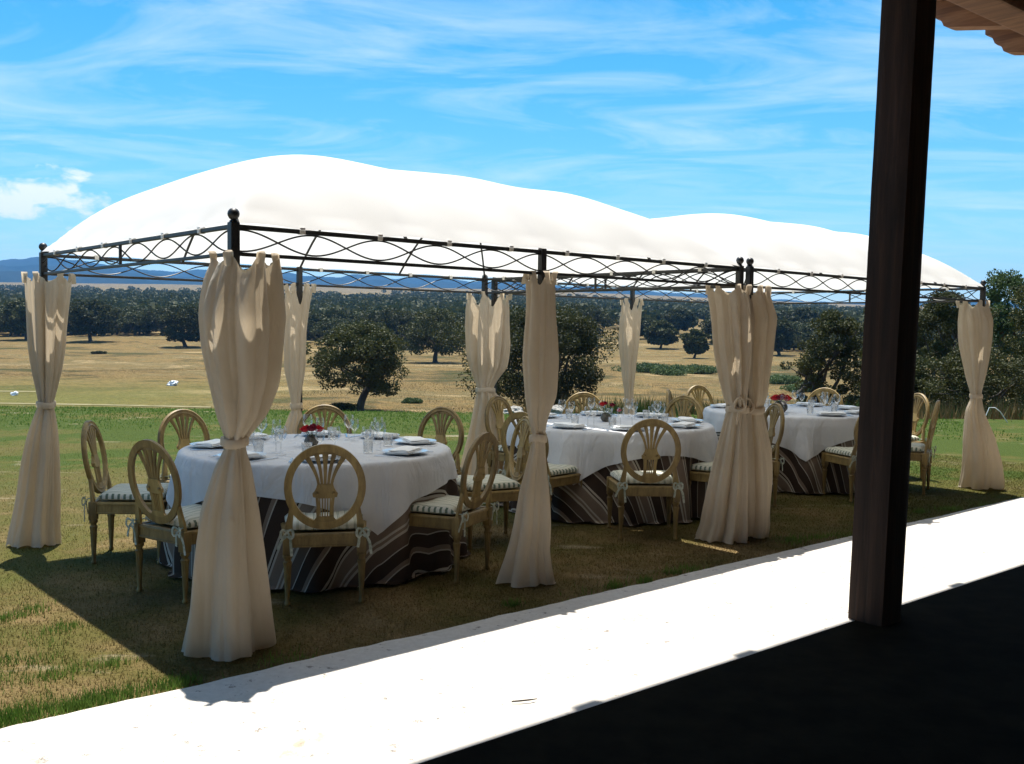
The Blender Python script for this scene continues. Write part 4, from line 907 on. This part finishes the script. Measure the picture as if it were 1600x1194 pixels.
# ------------------------------------------------------------------ tables, cloths and settings
RT, HT = .90, .735
def drape(px, py, z_top, flare, fold, seed, nf, floor=None, proud=0.):
    rho = math.hypot(px, py); phi = math.atan2(py, px)
    if rho <= RT - .02: return (px, py, z_top + .0015 * mnoise.noise((px * 5, py * 5, seed)))
    L = rho - (RT - .02); rr = .03                     # rolls over the edge with a small radius
    if L < rr * PI / 2: a = L / rr; return ((RT - .02 + rr * math.sin(a)) * math.cos(phi), (RT - .02 + rr * math.sin(a)) * math.sin(phi), z_top - rr * (1 - math.cos(a)))
    dr = L - rr * PI / 2; dr = dr if floor is not None or dr < .16 else .16 + (dr - .16) * .55; fo = math.sin(nf * phi + seed + .6 * math.sin(3 * phi + seed)) + .5 * math.sin((nf * 2 - 3) * phi + 2 * seed)
    g = min(1, dr / .45); r = RT + .01 + proud * min(1, dr / .06) + flare * dr + fold * fo * g; z = z_top - rr - dr * (1 - .04 * abs(fo) * g)
    if floor is not None and z < floor:
        ex = floor - z; r += ex * .8 + .02 * math.sin(nf * phi * 2 + seed) ; z = floor + .012 * (1 + math.sin(nf * 2.3 * phi)) * min(1, ex * 12)
    return (r * math.cos(phi), r * math.sin(phi), z)
def glass_mesh(prof, n=20): return MB().lathe(prof, n)
def build_tables():
    gob = [(.034, .0), (.034, .002), (.012, .006), (.0045, .014), (.004, .05), (.0045, .082), (.012, .09), (.028, .106), (.037, .128), (.038, .148), (.034, .172), (.031, .184)]
    def open_lathe(prof, name, n=22):
        b = MB(); vs_ = []
        for r, z in prof:
            for k in range(n): a = 2 * PI * k / n; vs_.append((r * math.cos(a), r * math.sin(a), z))
        b.add(vs_, [(i * n + k, i * n + (k + 1) % n, (i + 1) * n + (k + 1) % n, (i + 1) * n + k) for i in range(len(prof) - 1) for k in range(n)]); return b.mesh(name, M['glass'], 180)
    gob_me = open_lathe(gob, 'goblet'); wine_me = open_lathe([(r * .86, z * .88) for r, z in gob], 'wine_glass')
    tum_me = open_lathe([(.001, .008), (.028, .008), (.0285, .001), (.030, .001), (.0345, .085), (.0325, .085), (.029, .012), (.001, .011)], 'tumbler')
    pl = MB().lathe([(0, .002), (.075, .002), (.085, .004), (.128, .014), (.134, .016), (.133, .018), (.126, .0165), (.085, .007), (0, .006)], 36).mesh('plate', M['china'], 50)
    rim = MB().lathe([(.1335, .0165), (.148, .020), (.1485, .0225), (.1335, .0195)], 36).mesh('rim', M['china_rim'], 50)
    # folded napkin
    nb = MB(); nx, ny = 15, 9
    for lay, (z, sx, sy) in enumerate(((.011, .132, .074), (.020, .129, .071), (.029, .124, .068))):
        top = [(sx * (-1 + 2 * i / (nx - 1)), sy * (-1 + 2 * j / (ny - 1)), z + .008 + .003 * math.sin(i * .7 + lay) * math.sin(j * .8) - .004 * (abs(-1 + 2 * j / (ny - 1)) ** 6)) for i in range(nx) for j in range(ny)]
        bot = [(x, y, z + .0005) for x, y, _ in top]; T = nx * ny
        ring = [i * ny for i in range(nx)] + [(nx - 1) * ny + j for j in range(1, ny)] + [i * ny + ny - 1 for i in range(nx - 2, -1, -1)] + [j for j in range(ny - 2, 0, -1)]
        nb.add(top + bot, [tuple(f) for f in grid_faces(nx, ny)] + [tuple(x + T for x in f[::-1]) for f in grid_faces(nx, ny)] + [(ring[k], ring[k] + T, ring[(k + 1) % len(ring)] + T, ring[(k + 1) % len(ring)]) for k in range(len(ring))])
    nap = nb.mesh('napkin', M['napkin'], 60)
    kn = MB().sweep([(0, -.11, .003), (0, -.02, .003), (0, 0, .003), (.002, .06, .003), (.003, .10, .003), (-.004, .118, .003)], [.012, .013, .010, .018, .018, .006], .004, (0, 0, 1)).mesh('knife', M['silver'], 40)
    fb = MB().sweep([(0, -.10, .003), (0, -.02, .004), (0, .04, .006), (0, .062, .004)], [.014, .008, .007, .022], .003, (0, 0, 1))
    for x in (-.009, -.003, .003, .009): fb.sweep([(x, .060, .004), (x, .085, .003), (x * .95, .105, .006)], [.0038, .0036, .002], .0022, (0, 0, 1))
    fk = fb.mesh('fork', M['silver'], 40)
    for ti, (nm, cu_, cv_) in enumerate(TABLES):
        c = G(cu_, cv_); th0 = (R(78), R(22), R(38))[ti]
        t = empty('round_table', c); tag(t, f'round table hidden under the cloths, {nm} one of the three', 'table', 'round tables in a row')
        MB().lathe([(0, HT - .035), (RT - .03, HT - .035), (RT - .022, HT - .028), (RT - .022, HT - .012), (RT - .03, HT - .006), (0, HT - .006)], 48).build('tabletop', M['chair_wood'], t, 40)
        for k in range(4): a = PI / 4 + k * PI / 2; MB().tube([(.5 * math.cos(a), .5 * math.sin(a), 0), (.46 * math.cos(a), .46 * math.sin(a), HT - .036)], .02, 10).build('leg', M['chair_wood'], t, 60)
        # floor-length striped cloth
        sd_ = (R(-30), R(-140), R(-150))[ti]; nr, na = 70, 240; V = []; UVs = []; Rm = RT + HT + .03
        for i in range(nr):
            rho = (RT - .10) * (i / 12) if i < 12 else (RT - .10) + (Rm - RT + .10) * (i - 11) / (nr - 12)
            for k in range(na): a = 2 * PI * k / na; x, y = rho * math.cos(a), rho * math.sin(a); V.append(drape(x, y, HT - .003, .10, .034, ti * 1.7 + 1, 13, .012)); UVs.append((x * math.cos(sd_) + y * math.sin(sd_) + .03 * mnoise.noise((x, y, ti)), y))
        i, k = np.meshgrid(np.arange(nr - 1), np.arange(na), indexing='ij'); k2 = (k + 1) % na; Fq = np.stack([i * na + k, i * na + k2, (i + 1) * na + k2, (i + 1) * na + k], -1).reshape(-1, 4)[:, ::-1]
        o = put('striped_tablecloth', np_mesh('striped_tablecloth', V, Fq, M['striped_cloth'], True, UVs), None, c); tag(o, f'brown and cream striped floor-length cloth under the {nm} table\'s white cloth', 'tablecloth', 'striped floor-length cloths')
        # square white cloth over it
        n = 121; hs_ = 1.085; V = []
        for i in range(n):
            for j in range(n):
                x, y = -hs_ + 2 * hs_ * i / (n - 1), -hs_ + 2 * hs_ * j / (n - 1); rho = math.hypot(x, y); ca, sa = math.cos(th0), math.sin(th0); q = drape(x * ca - y * sa, x * sa + y * ca, HT + .002, .115, .034, ti * 1.7 + 1, 13, None, .012); V.append((q[0] * ca + q[1] * sa, -q[0] * sa + q[1] * ca, q[2]))
        o = put('white_tablecloth', np_mesh('white_tablecloth', V, grid_faces(n, n), M['linen'], True), None, c, th0); tag(o, f'square white linen cloth draped over the {nm} table', 'tablecloth', 'square white cloths')
        # centrepiece
        zt = HT + .004; off = (G(cu_ - .02, cv_ + .05), G(cu_ + .0, cv_ + .06), G(cu_ - .35, cv_ - .1))[ti]
        rr = (.05, .05, .075)[ti]
        p = empty('flower_pot', (off.x, off.y, zt)); b = MB().lathe([(.0, 0), (rr * .6, 0), (rr * .95, rr * .45), (rr, rr * .75), (rr * .8, rr * 1.25), (rr * .62, rr * 1.42), (rr * .66, rr * 1.5), (rr * .54, rr * 1.5), (rr * .5, rr * 1.36), (0, rr * 1.3)], 24); b.build('pot', M['pot'], p, 50)
        rg = np.random.default_rng(60 + ti); lb = MB()
        heads = [(-.045, -.02, .118, .03), (.0, -.035, .125, .032), (.05, -.01, .118, .032), (.015, .035, .128, .03), (-.03, .03, .12, .028)] if ti != 1 else [(-.035, -.02, .155, .027), (.055, -.02, .15, .025), (.115, -.03, .105, .022), (-.01, .03, .16, .024)]
        if ti == 2: heads = [(x * 1.3, y * 1.3, z * 1.2, r * 1.35) for x, y, z, r in heads]
        vr = Vector((c.x, c.y, 0)).normalized(); rt = Vector((vr.y, -vr.x, 0))
        for hi, (hx, hy, hz, hr) in enumerate(heads):
            q = rt * hx + vr * hy; fb2 = MB()
            for ly in range(4):
                npet = 5 + ly
                for k in range(npet):
                    a = 2 * PI * k / npet + ly * .7; ro = hr * (.25 + .25 * ly); ht = hr * (.9 - .22 * ly); cc = Vector((q.x, q.y, hz)); d = Vector((math.cos(a), math.sin(a), 0)); e = Vector((-d.y, d.x, 0)); ww = hr * (.32 + .13 * ly)
                    fb2.add([cc - e * ww * .4 + d * ro * .4 - Vector((0, 0, hr * .5)), cc + e * ww * .4 + d * ro * .4 - Vector((0, 0, hr * .5)), cc + e * ww + d * ro + Vector((0, 0, ht * .4)), cc + e * ww * .5 + d * ro * 1.12 + Vector((0, 0, ht)), cc - e * ww * .5 + d * ro * 1.12 + Vector((0, 0, ht)), cc - e * ww + d * ro + Vector((0, 0, ht * .4))], [(0, 1, 2, 5), (5, 2, 3, 4)])
            fb2.build('rose', M['rose' if hi % 2 == 0 else 'rose_dark'], p, 180)
            lb.tube([(q.x * .2, q.y * .2, rr * 1.3), (q.x * .8, q.y * .8, hz - .02)], .0025, 5)
        for k in range(26 if ti != 1 else 60):
            a = rg.uniform(0, 2 * PI); r_ = rg.uniform(.02, .075 if ti != 1 else .085); z = rg.uniform(.06, .125); d = Vector((math.cos(a), math.sin(a), .3)).normalized(); e = Vector((-d.y, d.x, 0)).normalized(); cc = Vector((math.cos(a) * r_, math.sin(a) * r_, z)); s_ = rg.uniform(.012, .022)
            lb.add([cc - d * s_, cc + e * s_ * .5, cc + d * s_, cc - e * s_ * .5], [(0, 1, 2, 3)])
        lb.build('leaves', M['leaf'], p)
        tag(p, (f'small dark pot of deep red roses on the near table', 'small pot of red roses and greenery on the middle table', 'round brown pot of red roses on the far table')[ti], 'flower pot', 'rose pots on the tables')
        # place settings
        for si, (seat, u, v, _) in enumerate(SEATS[nm] + ([] if nm != 'x' else [])):
            d = (G(u, v) - c).normalized(); a = math.atan2(d.y, d.x); e = Vector((-d.y, d.x, 0)); z = HT + .0042; rz = a + PI / 2
            place = f'{seat} place of the {nm} table'
            q = c + d * .70; o = put('plate', pl, None, (q.x, q.y, z), rz); put('rim', rim, o); tag(o, f'white plate with blue rim at the {place}', 'plate', 'dinner plates')
            o = put('napkin', nap, None, (q.x, q.y, z + .0005), rz + random.uniform(-.5, .5)); tag(o, f'folded white napkin on the plate at the {place}', 'napkin', 'folded napkins')
            for sg, me, n_, off_ in ((1, kn, 'knife', .185), (-1, fk, 'fork', .185)):
                q = c + d * .69 - e * sg * -off_; o = put(n_, me, None, (q.x, q.y, z), rz - PI + random.uniform(-.1, .1)); tag(o, f'silver {n_} beside the plate at the {place}', n_, 'table cutlery')
            q = c + d * .45 + e * .09; o = put('goblet', gob_me, None, (q.x, q.y, z)); tag(o, f'taller empty stemmed glass at the {place}', 'glass', 'stemmed glasses')
            q = c + d * .40 + e * .0; o = put('wine_glass', wine_me, None, (q.x, q.y, z)); tag(o, f'smaller empty stemmed glass at the {place}', 'glass', 'stemmed glasses')
            q = c + d * .47 - e * .085; o = put('tumbler', tum_me, None, (q.x, q.y, z)); tag(o, f'short clear tumbler at the {place}', 'glass', 'water tumblers')
build_tables()

# ------------------------------------------------------------------ air
def build_haze():
    b = MB().box((0, 0, 240), (16400, 16400, 600)); m = bpy.data.materials.new('haze'); m.use_nodes = True; t = m.node_tree; t.nodes.clear()
    o_ = N(t, 'ShaderNodeOutputMaterial'); v = N(t, 'ShaderNodeVolumePrincipled'); v.inputs['Color'].default_value = (.17, .50, 1.0, 1); v.inputs['Density'].default_value = 1.1e-4; v.inputs['Anisotropy'].default_value = .0
    wire(t, v.outputs[0], o_.inputs['Volume']); o = b.build('haze', m); tag(o, 'thin blue air between the wood and the mountains', 'haze', kind='stuff')
build_haze()
